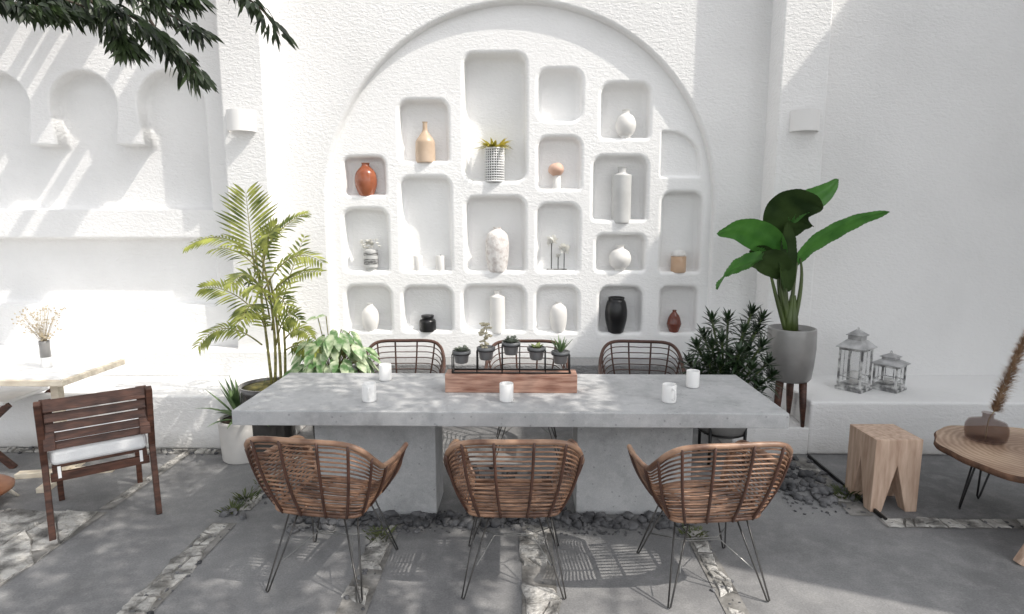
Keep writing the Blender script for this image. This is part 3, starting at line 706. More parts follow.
# woven planter with yellow-green plant
t, w, h = niche_item('woven_planter', 'white woven planter with a yellow-green trailing plant in the tallest niche', 'planter', 'C1', 485, 504, 148, 181)
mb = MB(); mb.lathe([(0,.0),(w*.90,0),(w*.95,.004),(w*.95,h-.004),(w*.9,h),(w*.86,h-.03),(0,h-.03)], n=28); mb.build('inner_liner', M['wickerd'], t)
wk = MB()
for q in range(14):
    z = .008+(h-.016)*q/13; wk.tube([(w*math.cos(a*.2244), w*math.sin(a*.2244), z) for a in range(28)], .0055 if q not in (0,13) else .009, 5, closed=True)
for q in range(24):
    a = q*math.pi/12; wk.tube([(w*.99*math.cos(a), w*.99*math.sin(a), .004), (w*.99*math.cos(a), w*.99*math.sin(a), h-.004)], .005, 5)
wk.build('weave', M['wickerw'], t)
pl = MB(); rr = random.Random(11)
for q in range(70):
    a = rr.random()*6.28; pl.leaf((.04*math.cos(a), .04*math.sin(a), h-.01), (math.cos(a), math.sin(a), rr.uniform(.25,1.6)), rr.uniform(.12,.2), .024, (0,0,1), .4, rr.uniform(.1,.7))
pl.build('plant', M['yellowleaf'], t)
# mushroom-like peach ornament
t, w, h = niche_item('stone_ornament', 'peach stone ball on a white stem in a niche right of centre', 'ornament', 'D2', 549, 565, 163, 190)
mb = MB(); mb.lathe([(0,0),(w*.52,0),(w*.52,.004),(w*.46,h*.1),(w*.44,h*.56),(0,h*.56)], n=24); mb.build('stem', M['vasewhite'], t)
mb = MB(); mb.blob((-.006,0,h*.76), w, 3, (1,.9,h*.25/w), .12, 4); mb.build('ball', M['pink'], t)
# flower sculpture on a bar
t, w, h = niche_item('flower_ornament', 'small ornament of white blossoms on thin rods in a middle niche', 'ornament', 'D3', 547, 567, 236, 271)
mb = MB(); mb.box((0,0,.012), (2*w, .05, .024)); mb.build('base', M['label'], t, bevel=.003)
for fx, fz, r in ((-.55,.88,.05), (.12,.45,.022), (.72,.64,.05)):
    mb = MB(); mb.tube([(fx*w,0,.02),(fx*w,0,h*fz)], .0045, 6); rod = mb.build('rod', M['vaseblack'], t)
    bl = MB(); rr = random.Random(int(fx*100)+200)
    for q in range(22):
        d = Vector((rr.uniform(-1,1), rr.uniform(-1,1), rr.uniform(-.7,1))); bl.leaf((fx*w,0,h*fz), d, r*1.25, r*.9, d.orthogonal(), .3, 0, 2)
    bl.blob((fx*w,0,h*fz), r*.6, 2); bl.build('blossom', M['petal'], rod)
# amber candle jar
t, w, h = niche_item('candle_jar', 'amber candle jar with a white lid in the tall niche on the far right', 'candle', 'F2', 671, 686, 250, 272)
mb = MB(); mb.lathe([(0,0),(w*.96,0),(w,.006),(w,h*.72),(0,h*.72)], n=28); mb.build('jar_body', M['amber'], t)
mb = MB(); mb.lathe([(w*.9,h*.725),(w*.92,h*.8),(w*.75,h*.94),(w*.3,h),(0,h)], n=28); mb.build('lid', M['vasewhite'], t)

# ================================================================== PLANTS
def frond(mb, st, pts, L, w, n=16, nrm=(0,-1,.3), start=.22, droop=.35, ang=.55):
    """feather leaf: rachis through three points with paired leaflets"""
    B = bez(*pts, n=n*2); st.tube(B, [.007*(1-.8*i/(2*n)) for i in range(2*n+1)], 5); nrm = Vector(nrm)
    for i in range(0, n*2+1, 3 if n > 25 else 2):
        t = i/(2*n)
        if t < start: continue
        tg = (B[min(i+1, 2*n)]-B[max(i-1, 0)]).normalized(); sd = tg.cross(nrm).normalized()
        u = (t-start)/(1-start); l = L*(.55+.9*math.sin(math.pi*min(1,.15+u*.80)))*.7
        for s in (-1, 1):
            mb.leaf(B[i], sd*s + tg*(ang+.5*u) + nrm*rnd.uniform(-.1,.18), l*rnd.uniform(.88,1.1), w, nrm, .3, droop*rnd.uniform(.5,1.2))
# areca palm
pp = PZ(268, 392, .56); Yp = 4.42
t = thing('palm_plant', 'tall feathery areca palm in a dark pot at the left end of the table', 'palm', (pp.x, Yp, 0))
cx = PY(268, 385, Yp).x; t.location.x = cx
def pot(t, r, h, m, taper=.82, soilm=M['soil'], z0=0, bulge=0):
    mb = MB(); mb.lathe([(0,z0),(r*taper*.95,z0),(r*taper,z0+.01),(r*(taper+1)/2+bulge,z0+h*.5),(r,z0+h*.93),(r*1.0,z0+h),(r*.93,z0+h),(r*.9,z0+h-.05)], n=40); o = mb.build('pot', m, t)
    s = MB(); s.lathe([(r*.91,z0+h-.02),(r*.5,z0+h-.005),(.001,z0+h+.01)], n=24, wob=.1); s.f.pop(-1) if len(s.f[-1]) > 4 else None; s.sm = s.sm[:len(s.f)]; s.mi = s.mi[:len(s.f)]
    s.build('soil', soilm, t)
pot(t, .21, .56, M['potdark'], soilm=M['moss'])
lf, stm = MB(), MB()
def at(px, py, dy=0): return Vector(PY(px, py, Yp+dy))-t.location
stems = [((272,386),(266,330),(255,250)), ((275,384),(278,320),(262,258)), ((281,384),(280,330),(270,280)), ((285,385),(286,350),(283,320))]
for a, b, c in stems: stm.tube(bez(at(*a), at(*b), at(*c), 14), [.0115-.004*i/14 for i in range(15)], 7)
FR = [((255,272),(250,235),(246,194),0,.0,.28,30,(0,-1,.05),.1), ((262,268),(272,225),(268,236),-.35,-.5,.22,22,(0,-1,.7),.3),
      ((256,262),(225,222),(187,247),.1,0,.16,22,(.2,-.5,1),.35), ((262,258),(280,222),(306,214),.1,.1,.16,20,(0,-.6,1),.2),
      ((264,290),(290,240),(321,262),.0,-.1,.17,20,(0,-.6,1),.3), ((266,300),(290,268),(320,272),-.1,-.2,.17,20,(0,-.6,1),.3),
      ((268,325),(232,282),(203,288),-.1,-.1,.2,22,(0,-.8,.8),.25), ((262,345),(222,312),(199,345),-.1,-.2,.17,20,(.2,-.6,1),.4),
      ((270,285),(240,240),(212,250),.2,.25,.16,18,(0,-.6,1),.3), ((278,325),(286,280),(304,238),.2,.3,.18,18,(0,-.8,.6),.2),
      ((284,340),(300,320),(310,336),-.1,-.2,.14,16,(0,-.6,1),.4), ((266,320),(254,285),(236,330),-.3,-.5,.19,18,(0,-1,.6),.4),
      ((272,330),(276,270),(290,318),-.3,-.5,.19,18,(0,-1,.6),.4), ((262,290),(246,262),(232,285),-.25,-.4,.18,18,(0,-1,.6),.35),
      ((286,350),(300,340),(316,352),-.1,-.15,.14,14,(0,-.7,.8),.35),
      ((262,300),(262,240),(276,225),-.1,-.2,.2,20,(0,-1,.4),.2), ((268,345),(262,300),(244,318),-.2,-.35,.18,16,(0,-1,.5),.35), ((276,345),(284,300),(300,322),-.2,-.35,.18,16,(0,-1,.5),.35), ((270,320),(262,270),(252,290),-.2,-.4,.2,16,(0,-1,.5),.35)]
for a, b, c, d1, d2, L, n, nr, dr in FR: frond(lf, stm, (at(*a), at(*b, d1*.5), at(*c, d2)), L*(1.0 if n > 25 else .76), .021 if n > 25 else .018, n, nr, .2, dr)
lf.build('fronds', M['palm'], t); stm.build('stems', M['palmstem'], t)
# pothos
Yq = 4.45; t = thing('pothos_plant', 'bushy pale green variegated plant in a dark pot, between the palm and the far chairs', 'potted plant', (PY(333, 372, Yq).x, Yq, 0))
pot(t, .19, .60, M['potdark'])
pl = MB(); rr = random.Random(21); stm = MB(); c0 = Vector((0,0,.58))
def at2(px, py, Y, t): return Vector(PY(px, py, Y))-t.location
for q in range(190):
    a = rr.random()*6.28; e = rr.uniform(-.25, 1.35); rad_ = rr.uniform(.55, 1)*.26
    p = Vector((rad_*1.1*math.cos(a)*math.cos(e)*1.02, rad_*math.sin(a)*math.cos(e), .66+rad_*1.35*math.sin(e)))
    out = Vector((math.cos(a)*.8, math.sin(a)*.8-.25, -.75+rr.uniform(-.2,.4)))
    pl.leaf(p, out, rr.uniform(.10,.16), rr.uniform(.055,.08), (math.cos(a), math.sin(a)-.5, .7), .2, .25, 4)
    if q % 4 == 0: stm.tube(bez(c0, c0.lerp(p, .6)+Vector((0,0,.06)), p, 5), .004, 4)
for px, py in ((318,318),(326,316),(312,330)):
    p = at2(px, py, Yq, t); stm.tube(bez(c0, c0.lerp(p,.6), p, 5), .004, 4)
    pl.leaf(p, (-.5,-.2,.1), .1, .04, (0,-.5,1), .3, .5)
pl.build('leaves', M['pothos'], t); stm.build('stems', M['palmstem'], t)
# yucca in white pot
q = PZ(234.5, 466, 0); t = thing('yucca_plant', 'small spiky yucca in a tall white pot standing at the left end of the table', 'potted plant', (q.x, q.y+.17, 0))
ph = PY(235, 417, q.y+.17).z; pot(t, .172, ph, M['potwhite'], .90)
pl = MB(); rr = random.Random(5)
for i in range(34):
    a = rr.random()*6.28; up = rr.choice((.35,.6,.9,1.5,2.4,3)); L = rr.uniform(.28,.42)
    pl.leaf((.02*math.cos(a), .02*math.sin(a), ph-.03), (math.cos(a)-.15, math.sin(a)-.1, up), L, .034, (0,0,1), .55, .35 if up < 1 else .08, 5)
pl.build('leaves', M['yucca'], t)
# dracaena
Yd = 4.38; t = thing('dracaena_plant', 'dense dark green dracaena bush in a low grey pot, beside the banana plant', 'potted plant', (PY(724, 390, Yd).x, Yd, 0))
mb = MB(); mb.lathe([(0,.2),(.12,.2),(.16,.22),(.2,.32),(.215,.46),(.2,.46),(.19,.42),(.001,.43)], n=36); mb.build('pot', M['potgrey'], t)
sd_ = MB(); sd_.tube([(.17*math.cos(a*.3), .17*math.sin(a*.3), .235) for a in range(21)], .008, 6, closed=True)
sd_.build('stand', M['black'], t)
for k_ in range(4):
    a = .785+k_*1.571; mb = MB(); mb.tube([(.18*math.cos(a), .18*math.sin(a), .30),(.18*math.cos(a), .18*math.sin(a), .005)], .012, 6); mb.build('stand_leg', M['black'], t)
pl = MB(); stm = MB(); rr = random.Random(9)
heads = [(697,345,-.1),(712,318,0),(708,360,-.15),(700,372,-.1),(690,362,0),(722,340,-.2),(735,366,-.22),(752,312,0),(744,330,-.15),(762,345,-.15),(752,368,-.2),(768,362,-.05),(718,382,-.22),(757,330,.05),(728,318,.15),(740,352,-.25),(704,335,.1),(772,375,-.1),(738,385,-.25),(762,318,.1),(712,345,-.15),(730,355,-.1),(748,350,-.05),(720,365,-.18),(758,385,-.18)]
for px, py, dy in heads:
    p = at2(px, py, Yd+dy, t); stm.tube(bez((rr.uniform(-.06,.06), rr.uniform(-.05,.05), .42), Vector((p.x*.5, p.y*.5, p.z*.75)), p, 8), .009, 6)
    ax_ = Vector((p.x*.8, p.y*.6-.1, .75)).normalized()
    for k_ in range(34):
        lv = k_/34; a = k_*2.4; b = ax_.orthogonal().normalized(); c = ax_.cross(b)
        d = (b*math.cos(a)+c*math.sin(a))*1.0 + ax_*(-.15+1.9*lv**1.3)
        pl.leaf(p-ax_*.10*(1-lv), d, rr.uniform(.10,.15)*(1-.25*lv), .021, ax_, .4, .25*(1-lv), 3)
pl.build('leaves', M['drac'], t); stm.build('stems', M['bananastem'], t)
# banana plant on legged pot
Yb = 4.62; bx = PY(790, 360, Yb).x; t = thing('banana_plant', 'big-leaved banana plant in a grey pot on dark wooden legs', 'potted plant', (bx, Yb, .22))
zt_, zb_ = PY(790, 331, Yb-.15).z-.22, PY(790, 384, Yb-.15).z-.22; rp_ = .176
mb = MB(); mb.lathe([(0,zb_),(rp_*.82,zb_),(rp_*.9,zb_+.02),(rp_*.97,zb_+.12),(rp_*1.02,zb_+.25),(rp_,zt_-.01),(rp_*.985,zt_),(rp_*.92,zt_),(rp_*.9,zt_-.05)], n=44); pt = mb.build('pot', M['potgrey'], t)
s = MB(); s.lathe([(rp_*.91,zt_-.045),(.001,zt_-.03)], n=24, wob=.1); s.build('soil', M['soil'], t)
for a in (-62, 62+180-25, 60):
    a = R(a); mb = MB(); rr_ = rp_*.72
    mb.tube([(rr_*math.cos(a), rr_*math.sin(a), zb_+.0), (rr_*1.1*math.cos(a), rr_*1.1*math.sin(a), zb_*.5), (rr_*1.18*math.cos(a), rr_*1.18*math.sin(a), .0)], [.03,.026,.013], 10); mb.build('leg', M['wooddark'], t)
st = MB(); base = Vector((-.01,0,zt_-.05))
def bl(px, py, dy=0): return Vector(PY(px, py, Yb+dy))-t.location
def blade(mb, pts, W, side, cup=.25, nseg=26, ripple=.0035, shape=.85):
    B = cat_rom(pts, 12); n = len(B); side0 = Vector(side); vs = []; m_ = 9
    for i, p in enumerate(B):
        u = i/(n-1); tg = (B[min(i+1,n-1)]-B[max(i-1,0)]).normalized(); sd = (side0-tg*side0.dot(tg)).normalized(); nn = sd.cross(tg)
        w = W*(math.sin(math.pi*min(1,u**shape*.97+.03))**.72)
        for j in range(m_):
            v = (j-(m_-1)/2)/((m_-1)/2)
            vs.append(p + sd*w*v + nn*(cup*w*v*v + ripple*abs(v)*math.sin(i*.7+(3 if v > 0 else 0))+ (.012 if abs(v)<.1 else 0) + (.0022 if (i % 2) else -.0022)*(0 if abs(v)<.1 else 1)))
    fs = [(i*m_+j, i*m_+j+1, (i+1)*m_+j+1, (i+1)*m_+j) for i in range(n-1) for j in range(m_-1)]
    mb.add(vs, fs)
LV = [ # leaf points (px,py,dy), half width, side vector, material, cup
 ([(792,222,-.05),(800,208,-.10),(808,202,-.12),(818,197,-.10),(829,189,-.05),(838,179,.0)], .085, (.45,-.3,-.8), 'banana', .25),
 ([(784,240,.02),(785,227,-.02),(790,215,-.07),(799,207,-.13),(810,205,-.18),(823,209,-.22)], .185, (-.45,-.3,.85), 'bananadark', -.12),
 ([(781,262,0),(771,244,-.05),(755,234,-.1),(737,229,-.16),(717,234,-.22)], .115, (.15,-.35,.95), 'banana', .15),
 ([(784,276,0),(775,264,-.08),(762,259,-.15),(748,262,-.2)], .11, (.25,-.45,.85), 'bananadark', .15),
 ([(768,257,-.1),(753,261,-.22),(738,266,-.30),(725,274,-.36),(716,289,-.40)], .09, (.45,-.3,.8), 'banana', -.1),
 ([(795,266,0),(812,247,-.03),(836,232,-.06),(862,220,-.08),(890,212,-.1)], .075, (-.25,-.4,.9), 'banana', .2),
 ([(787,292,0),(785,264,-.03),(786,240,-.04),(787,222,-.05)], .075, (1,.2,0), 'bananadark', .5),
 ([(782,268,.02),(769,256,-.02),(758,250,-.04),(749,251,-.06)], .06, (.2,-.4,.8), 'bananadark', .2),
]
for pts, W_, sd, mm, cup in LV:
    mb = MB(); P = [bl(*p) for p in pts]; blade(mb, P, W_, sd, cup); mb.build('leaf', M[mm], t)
for a, b, w_ in (((780,262),(785,300),.016),((782,272),(776,290),.013),((797,262),(792,290),.016),((786,288),(786,310),.022),((779,262),(775,295),.013),((768,260),(772,285),.010),((800,258),(806,280),.012)):
    top = bl(*a); st.tube(bez(base+Vector((rnd.uniform(-.03,.03), rnd.uniform(-.03,.03), 0)), bl(*b), top, 10), [.022-(.022-w_*.6)*i/10 for i in range(11)], 8)
for q in range(5):
    a = q*1.25; st.tube([base+Vector((.03*math.cos(a), .03*math.sin(a), 0)), base+Vector((.025*math.cos(a), .025*math.sin(a), .12)), base+Vector((.01*math.cos(a), .01*math.sin(a), .3))], [.03,.026,.012], 8)
st.build('stems', M['bananastem'], t)
# grass tufts in the joints
for px, py, n, L, lab in ((232,511,60,.10,'brownish grass tuft in the joint left of the left chair'), (246,499,70,.11,'green grass tuft in the joint behind the brownish tuft, left of the left chair'), (381,537,80,.10,'grass tuft growing under the left chair'), (694,535,70,.09,'grass tuft growing under the right chair'), (846,497,110,.12,'dark grass tuft at the foot of the wooden block stool'), (266,484,40,.08,'small grass tuft behind the left chair near the white pot')):
    q = PZ(px, py, 0); mb = MB(); rr = random.Random(px)
    for _ in range(n):
        a = rr.random()*6.28; d = rr.random()*.07; mb.leaf((q.x+d*math.cos(a), q.y+d*math.sin(a)*1.1, .0), (math.cos(a)*.6, math.sin(a)*.6, 1), L*rr.uniform(.4,1), .007, (0,1,0), .3, .4, 2)
    tag(mb.build('grass_tuft', M['grass']), lab, 'grass tuft', 'grass tufts in the paving joints')

# ================================================================== LEFT SIDE FURNITURE
# pale cafe table
tb = .74; c1 = PZ(62, 381, tb); c2 = PZ(130, 359, tb)
X1 = c1.x; X0 = X1-1.0; Y0, Y1 = c1.y, c2.y
t = thing('cafe_table', 'square pale wood cafe table with a white top and cross foot, at the far left', 'table', ((X0+X1)/2+.2, (Y0+Y1)/2, 0))
mb = MB(); mb.box(((X0+X1)/2, (Y0+Y1)/2, tb-.02), (X1-X0, Y1-Y0, .04)); mb.build('tabletop', M['woodpale'], t, True, .004)
mb = MB(); mb.box(((X0+X1)/2, (Y0+Y1)/2, tb+.003), (X1-X0-.05, Y1-Y0-.05, .005)); mb.build('top_inlay', M['mug'], t, True)
lx, ly = PZ(56, 480, 0).x, 4.02
mb = MB(); mb.box((lx, ly, .37), (.055, .055, .66)); mb.build('post', M['woodpale'], t, True, .003)
mb = MB(); mb.box((lx, ly, .018), (.62, .07, .036), R(12)); mb.box((lx, ly, .0178), (.07, .62, .0352), R(12)); mb.build('cross_foot', M['woodpale'], t, True, .003)
# dried flower vase on it
q = PZ(47, 367, tb+.006)
t = thing('flower_vase', 'grey and white vase of fine dried flowers on the pale cafe table', 'vase', q)
mb = MB(); mb.k = 0; mb.lathe([(0,.0),(.03,0),(.033,.004),(.033,.075)], n=24); mb.f.pop(); mb.sm.pop(); mb.mi.pop(); mb.build('lower_band', M['mug'], t)
mb = MB(); mb.lathe([(.033,.0755),(.0335,.19),(.032,.195),(.030,.19),(.03,.077)], n=24); mb.build('vase_body', M['potgrey'], t)
dr = MB(); rr = random.Random(31)
for k_ in range(60):
    a = rr.random()*6.28; h = rr.uniform(.22,.42); d = (h-.15)*rr.uniform(.1,.75)
    tip = Vector((d*math.cos(a), d*math.sin(a), h)); dr.tube(bez((0,0,.15), (tip.x*.25, tip.y*.25, h*.7), tip, 5), .0011, 3)
    for _ in range(4): dr.blob(tip+Vector((rr.uniform(-.02,.02), rr.uniform(-.02,.02), rr.uniform(-.03,.02))), rr.uniform(.003,.0065), 1)
dr.build('dried_flowers', M['dry'], t)
# slatted wooden chair with cushion
def make_wood_chair(label):
    t = thing('slatted_chair', label, 'chair'); w = .525; W2 = w/2
    for s in (-1, 1):
        mb = MB(); mb.beam((s*W2,-.30,0), (s*W2,-.24,.44), .032, .052, (0,1,0)); mb.beam((s*W2,-.24,.43), (s*W2,-.33,.81), .034, .05, (0,1,0)); mb.build('back_leg', M['wooddark'], t, bevel=.004)
        mb = MB(); mb.beam((s*(W2-.045),.29,0), (s*(W2-.045),.24,.42), .032, .042, (0,1,0)); mb.build('front_leg', M['wooddark'], t, bevel=.004)
        mb = MB(); mb.box((s*(W2-.045), .0, .375), (.03, .52, .055)); mb.build('side_rail', M['wooddark'], t, bevel=.003)
    for z, h in ((.785,.07),(.712,.05),(.650,.048),(.590,.048),(.535,.045)):
        y = -.24-.09*(z-.43)/.39; mb = MB(); mb.box((0, y, z), (w-.04, .02, h), rx=R(-13)); mb.build('slat', M['wooddark'], t, bevel=.003)
    for s in (-.215, .215):
        mb = MB(); mb.box((s*1.07,-.275,.665), (.055,.024,.29), rx=R(-13)); mb.build('upright', M['wooddark'], t, bevel=.003)
    mb = MB(); mb.box((0,-.245,.345), (w-.04,.025,.05)); mb.box((0,.245,.39), (w-.13,.025,.06)); mb.build('apron', M['wooddark'], t, bevel=.003)
    mb = MB(); mb.box((0,.0,.408), (w-.06,.50,.018)); mb.build('seat_board', M['wooddark'], t)
    mb = MB(); mb.box((0,.0,.463), (w-.05,.53,.10)); cu = mb.build('cushion', M['cushion'], t, bevel=.03, seg=4)
    for s in (-.2, .2):
        tie = MB(); tie.box((s,-.2605,.375), (.016,.004,.07)); tie.build('tie', M['cushion'], cu)
    return t
wc = make_wood_chair('dark slatted wooden chair with a white cushion, seen from behind at the left'); wc.location = (-2.645, 3.535, 0); wc.rotation_euler = (0,0,R(38))
# folding chair at left edge: crossed legs
q = PZ(15, 468, 0)
t = thing('folding_chair', 'dark folding chair with crossed legs, cut off by the left edge', 'chair', (q.x-.28, q.y, 0))
for yy in (0, .42):
    mb = MB(); mb.beam((.28,yy,.0), (-.24,yy,.47), .03, .045, (0,0,1)); mb.build('leg', M['wooddark'], t, bevel=.003)
    mb = MB(); mb.beam((-.28,yy+.035,.0), (.26,yy+.035,.47), .03, .045, (0,0,1)); mb.build('leg', M['wooddark'], t, bevel=.003)
    mb = MB(); mb.beam((-.24,yy+.0,.47), (-.36,yy,.85), .03, .045, (0,0,1)); mb.build('back_post', M['wooddark'], t, bevel=.003)
mb = MB(); mb.box((0,.22,.485), (.5,.44,.03)); mb.build('seat', M['cushion'], t, bevel=.01)
for z in (.62,.72,.82):
    mb = MB(); mb.box((-.24-.12*(z-.47)/.38,.21,z), (.018,.46,.05)); mb.build('back_slat', M['wooddark'], t, bevel=.003)
# low stool with tan leather seat, cut off by the frame
q = PZ(8, 512, 0)
t = thing('leather_stool', 'low round stool with tan leather top, cut off by the left edge', 'stool', (q.x-.27, q.y+.02, 0))
mb = MB(); mb.lathe([(0,.09),(.2,.09),(.235,.105),(.24,.125),(.215,.145),(.1,.155),(.001,.155)], n=32); mb.build('seat', M['leather'], t)
for k_ in range(5):
    a = R(-20+k_*72); mb = MB(); mb.tube([(.17*math.cos(a), 0.17*math.sin(a), .10), (.25*math.cos(a), .25*math.sin(a), 0)], [.016,.009], 7); mb.build('leg', M['rattanpale'], t)

# ================================================================== RIGHT SIDE FURNITURE
def make_tooth_stool(label):
    """solid wood block whose four sides are notched with tall V cuts"""
    t = thing('block_stool', label, 'stool'); h, w = .47, .29; nh = .30
    def side(poly_dir):
        pass
    bm = bmesh.new()
    # block
    def add_prism(bm, poly, lo, hi, axis):
        vs = []
        for d in (lo, hi):
            for a, z in poly: vs.append(bm.verts.new((a, d, z) if axis == 'y' else (d, a, z)))
        n = len(poly); fs = [bm.faces.new(vs[:n]), bm.faces.new(vs[n:][::-1])]
        for i in range(n): bm.faces.new((vs[i], vs[i+n], vs[(i+1)%n+n], vs[(i+1)%n]))
        bmesh.ops.recalc_face_normals(bm, faces=bm.faces[:])
    k = w/2
    prof = [(-k,0),(-k+.07,0),(0,nh),(k-.07,0),(k,0),(k,h),(-k,h)]
    a = bmesh.new(); add_prism(a, prof, -k, k, 'y'); me = bpy.data.meshes.new('stool_block'); a.to_mesh(me); a.free()
    b = bmesh.new(); add_prism(b, [(-k+.07,-.02),(k-.07,-.02),(0,nh)], -k-.1, k+.1, 'x'); me2 = bpy.data.meshes.new('notch'); b.to_mesh(me2); b.free()
    o = bpy.data.objects.new('block', me); C.objects.link(o); cut = bpy.data.objects.new('notch_cutter', me2); C.objects.link(cut)
    md = o.modifiers.new('b', 'BOOLEAN'); md.object = cut; md.operation = 'DIFFERENCE'; md.solver = 'EXACT'
    bpy.context.view_layer.update(); dg = bpy.context.evaluated_depsgraph_get()
    nm = bpy.data.meshes.new_from_object(o.evaluated_get(dg)); o.modifiers.clear(); o.data = nm
    bpy.data.objects.remove(cut); bpy.data.meshes.remove(me2); bpy.data.meshes.remove(me)
    nm.materials.clear(); nm.materials.append(M['woodstool'])
    bv = o.modifiers.new('bevel', 'BEVEL'); bv.width = .004; bv.segments = 2; bv.limit_method = 'ANGLE'
    o.parent = t; bm.free(); return t
ts = make_tooth_stool('square oak block stool with tooth-like V cuts, in the open floor by the bench'); ts['group'] = 'oak block stools'
q = PZ(869, 512, 0); ts.location = (q.x+.147, q.y+.147, 0); ts.rotation_euler = (0,0,R(1.5))
ts.pop('group', None)
q = PZ(1019.5, 564, 0); cs = Vector((q.x+.34, q.y, 0))
t = thing('splay_leg_stool', 'wooden stool with splayed legs, only one leg in view at the right edge', 'stool', cs)
mb = MB(); mb.lathe([(0,.415),(.17,.415),(.185,.425),(.188,.445),(.18,.455),(.001,.455)], n=36); mb.build('seat', M['woodstool'], t)
for a in (180, 270, 0, 90):
    a = R(a); d = Vector((math.cos(a), math.sin(a), 0)); mb = MB(); mb.beam(d*.34, d*.12+Vector((0,0,.42)), .045, .05, d); mb.build('leg', M['woodstool'], t, bevel=.004)
# live-edge round table
tzr = .45; cxr, cyr = 3.0, 3.44
t = thing('live_edge_table', 'low round live-edge slice table with bark rim on black hairpin legs', 'table', (cxr, cyr, 0))
def slab_r(a): return .47*(1+.05*math.sin(2*a+.6)+.035*math.sin(3*a+1.2)+.02*math.sin(7*a)+.012*math.sin(13*a+2))
n = 96; tp = MB(); tp.add([(0,0,tzr)]+[(slab_r(6.2832*i/n)*math.cos(6.2832*i/n), slab_r(6.2832*i/n)*math.sin(6.2832*i/n), tzr) for i in range(n)], [(0, 1+i, 1+(i+1)%n) for i in range(n)], False)
tp.build('tabletop', M['rings'], t)
ed = MB(); vs = []; prf = [(1.0,0), (1.015,-.006), (1.02,-.02), (1.0,-.036), (.985,-.040), (.5,-.041)]
for f_, dz in prf:
    for i in range(n):
        a = 6.2832*i/n; q_ = slab_r(a)*f_*(1+(.012*noise.noise((math.cos(a)*9, math.sin(a)*9, dz*60)) if 1 > f_ > .6 or f_ > 1 else 0)); vs.append((q_*math.cos(a), q_*math.sin(a), tzr+dz))
ed.add(vs, [(i*n+j, (i+1)*n+j, (i+1)*n+(j+1)%n, i*n+(j+1)%n) for i in range(len(prf)-1) for j in range(n)]); ed.build('bark_rim', M['bark'], t)
for a in (149, 97, 320):
    a = R(a); d = Vector((math.cos(a), math.sin(a), 0)); s_ = Vector((-d.y, d.x, 0)); f_ = d*.30+Vector((0,0,.008)); mb = MB()
    mb.tube([d*.24+s_*.06+Vector((0,0,tzr-.05)), f_+s_*.010+Vector((0,0,.02)), f_, f_-s_*.010+Vector((0,0,.02)), d*.24-s_*.06+Vector((0,0,tzr-.05))], .006, 8); mb.build('hairpin_leg', M['black'], t)
# smoked bottle with pampas
q = PZ(994, 444, tzr+.001); q.y += .07
t = thing('bottle_vase', 'squat smoked glass bottle vase on the round live-edge table', 'vase', (q.x, q.y, tzr+.001))
mb = MB(); mb.lathe([(0,.004),(.094,.002),(.105,.012),(.112,.05),(.111,.09),(.098,.118),(.055,.133),(.034,.138),(.030,.145),(.030,.165),(.036,.172),(.033,.176),(.027,.170),(.026,.146),(.03,.135),(.094,.113),(.107,.088),(.108,.05),(.101,.016),(.0,.010)], n=44); mb.build('bottle_body', M['smoke'], t)
pp_ = thing('pampas_stem', 'brown feathery pampas plume standing in the smoked glass bottle', 'dried plant', (q.x, q.y, tzr+.012))
def a3(px, py, dy=0): return Vector(PY(px, py, q.y+dy))-pp_.location
sp = cat_rom([(.0,0,0), (.008,0,.12), a3(996,408), a3(1008,378), a3(1022,345), a3(1034,318)], 8); mb = MB(); mb.tube(sp, .0035, 5); mb.build('stalk', M['dry'], pp_)
pl = MB(); rr = random.Random(77); m0 = 14
for i in range(m0, len(sp)-1):
    u = (i-m0)/(len(sp)-1-m0); rad_ = .045*math.sin(math.pi*min(1, .25+.75*u))**.8+.006; tg = (sp[i+1]-sp[i]).normalized(); o_ = tg.orthogonal().normalized(); o2_ = tg.cross(o_)
    for _ in range(70):
        a = rr.random()*6.28; p = sp[i].lerp(sp[i+1], rr.random()); d = o_*math.cos(a)+o2_*math.sin(a)
        pl.leaf(p+d*.004, d+tg*rr.uniform(.3,1.3), rad_*rr.uniform(.7,1.5), .006, tg, .2, .15, 2)
pl.build('plume', M['pampas'], pp_)
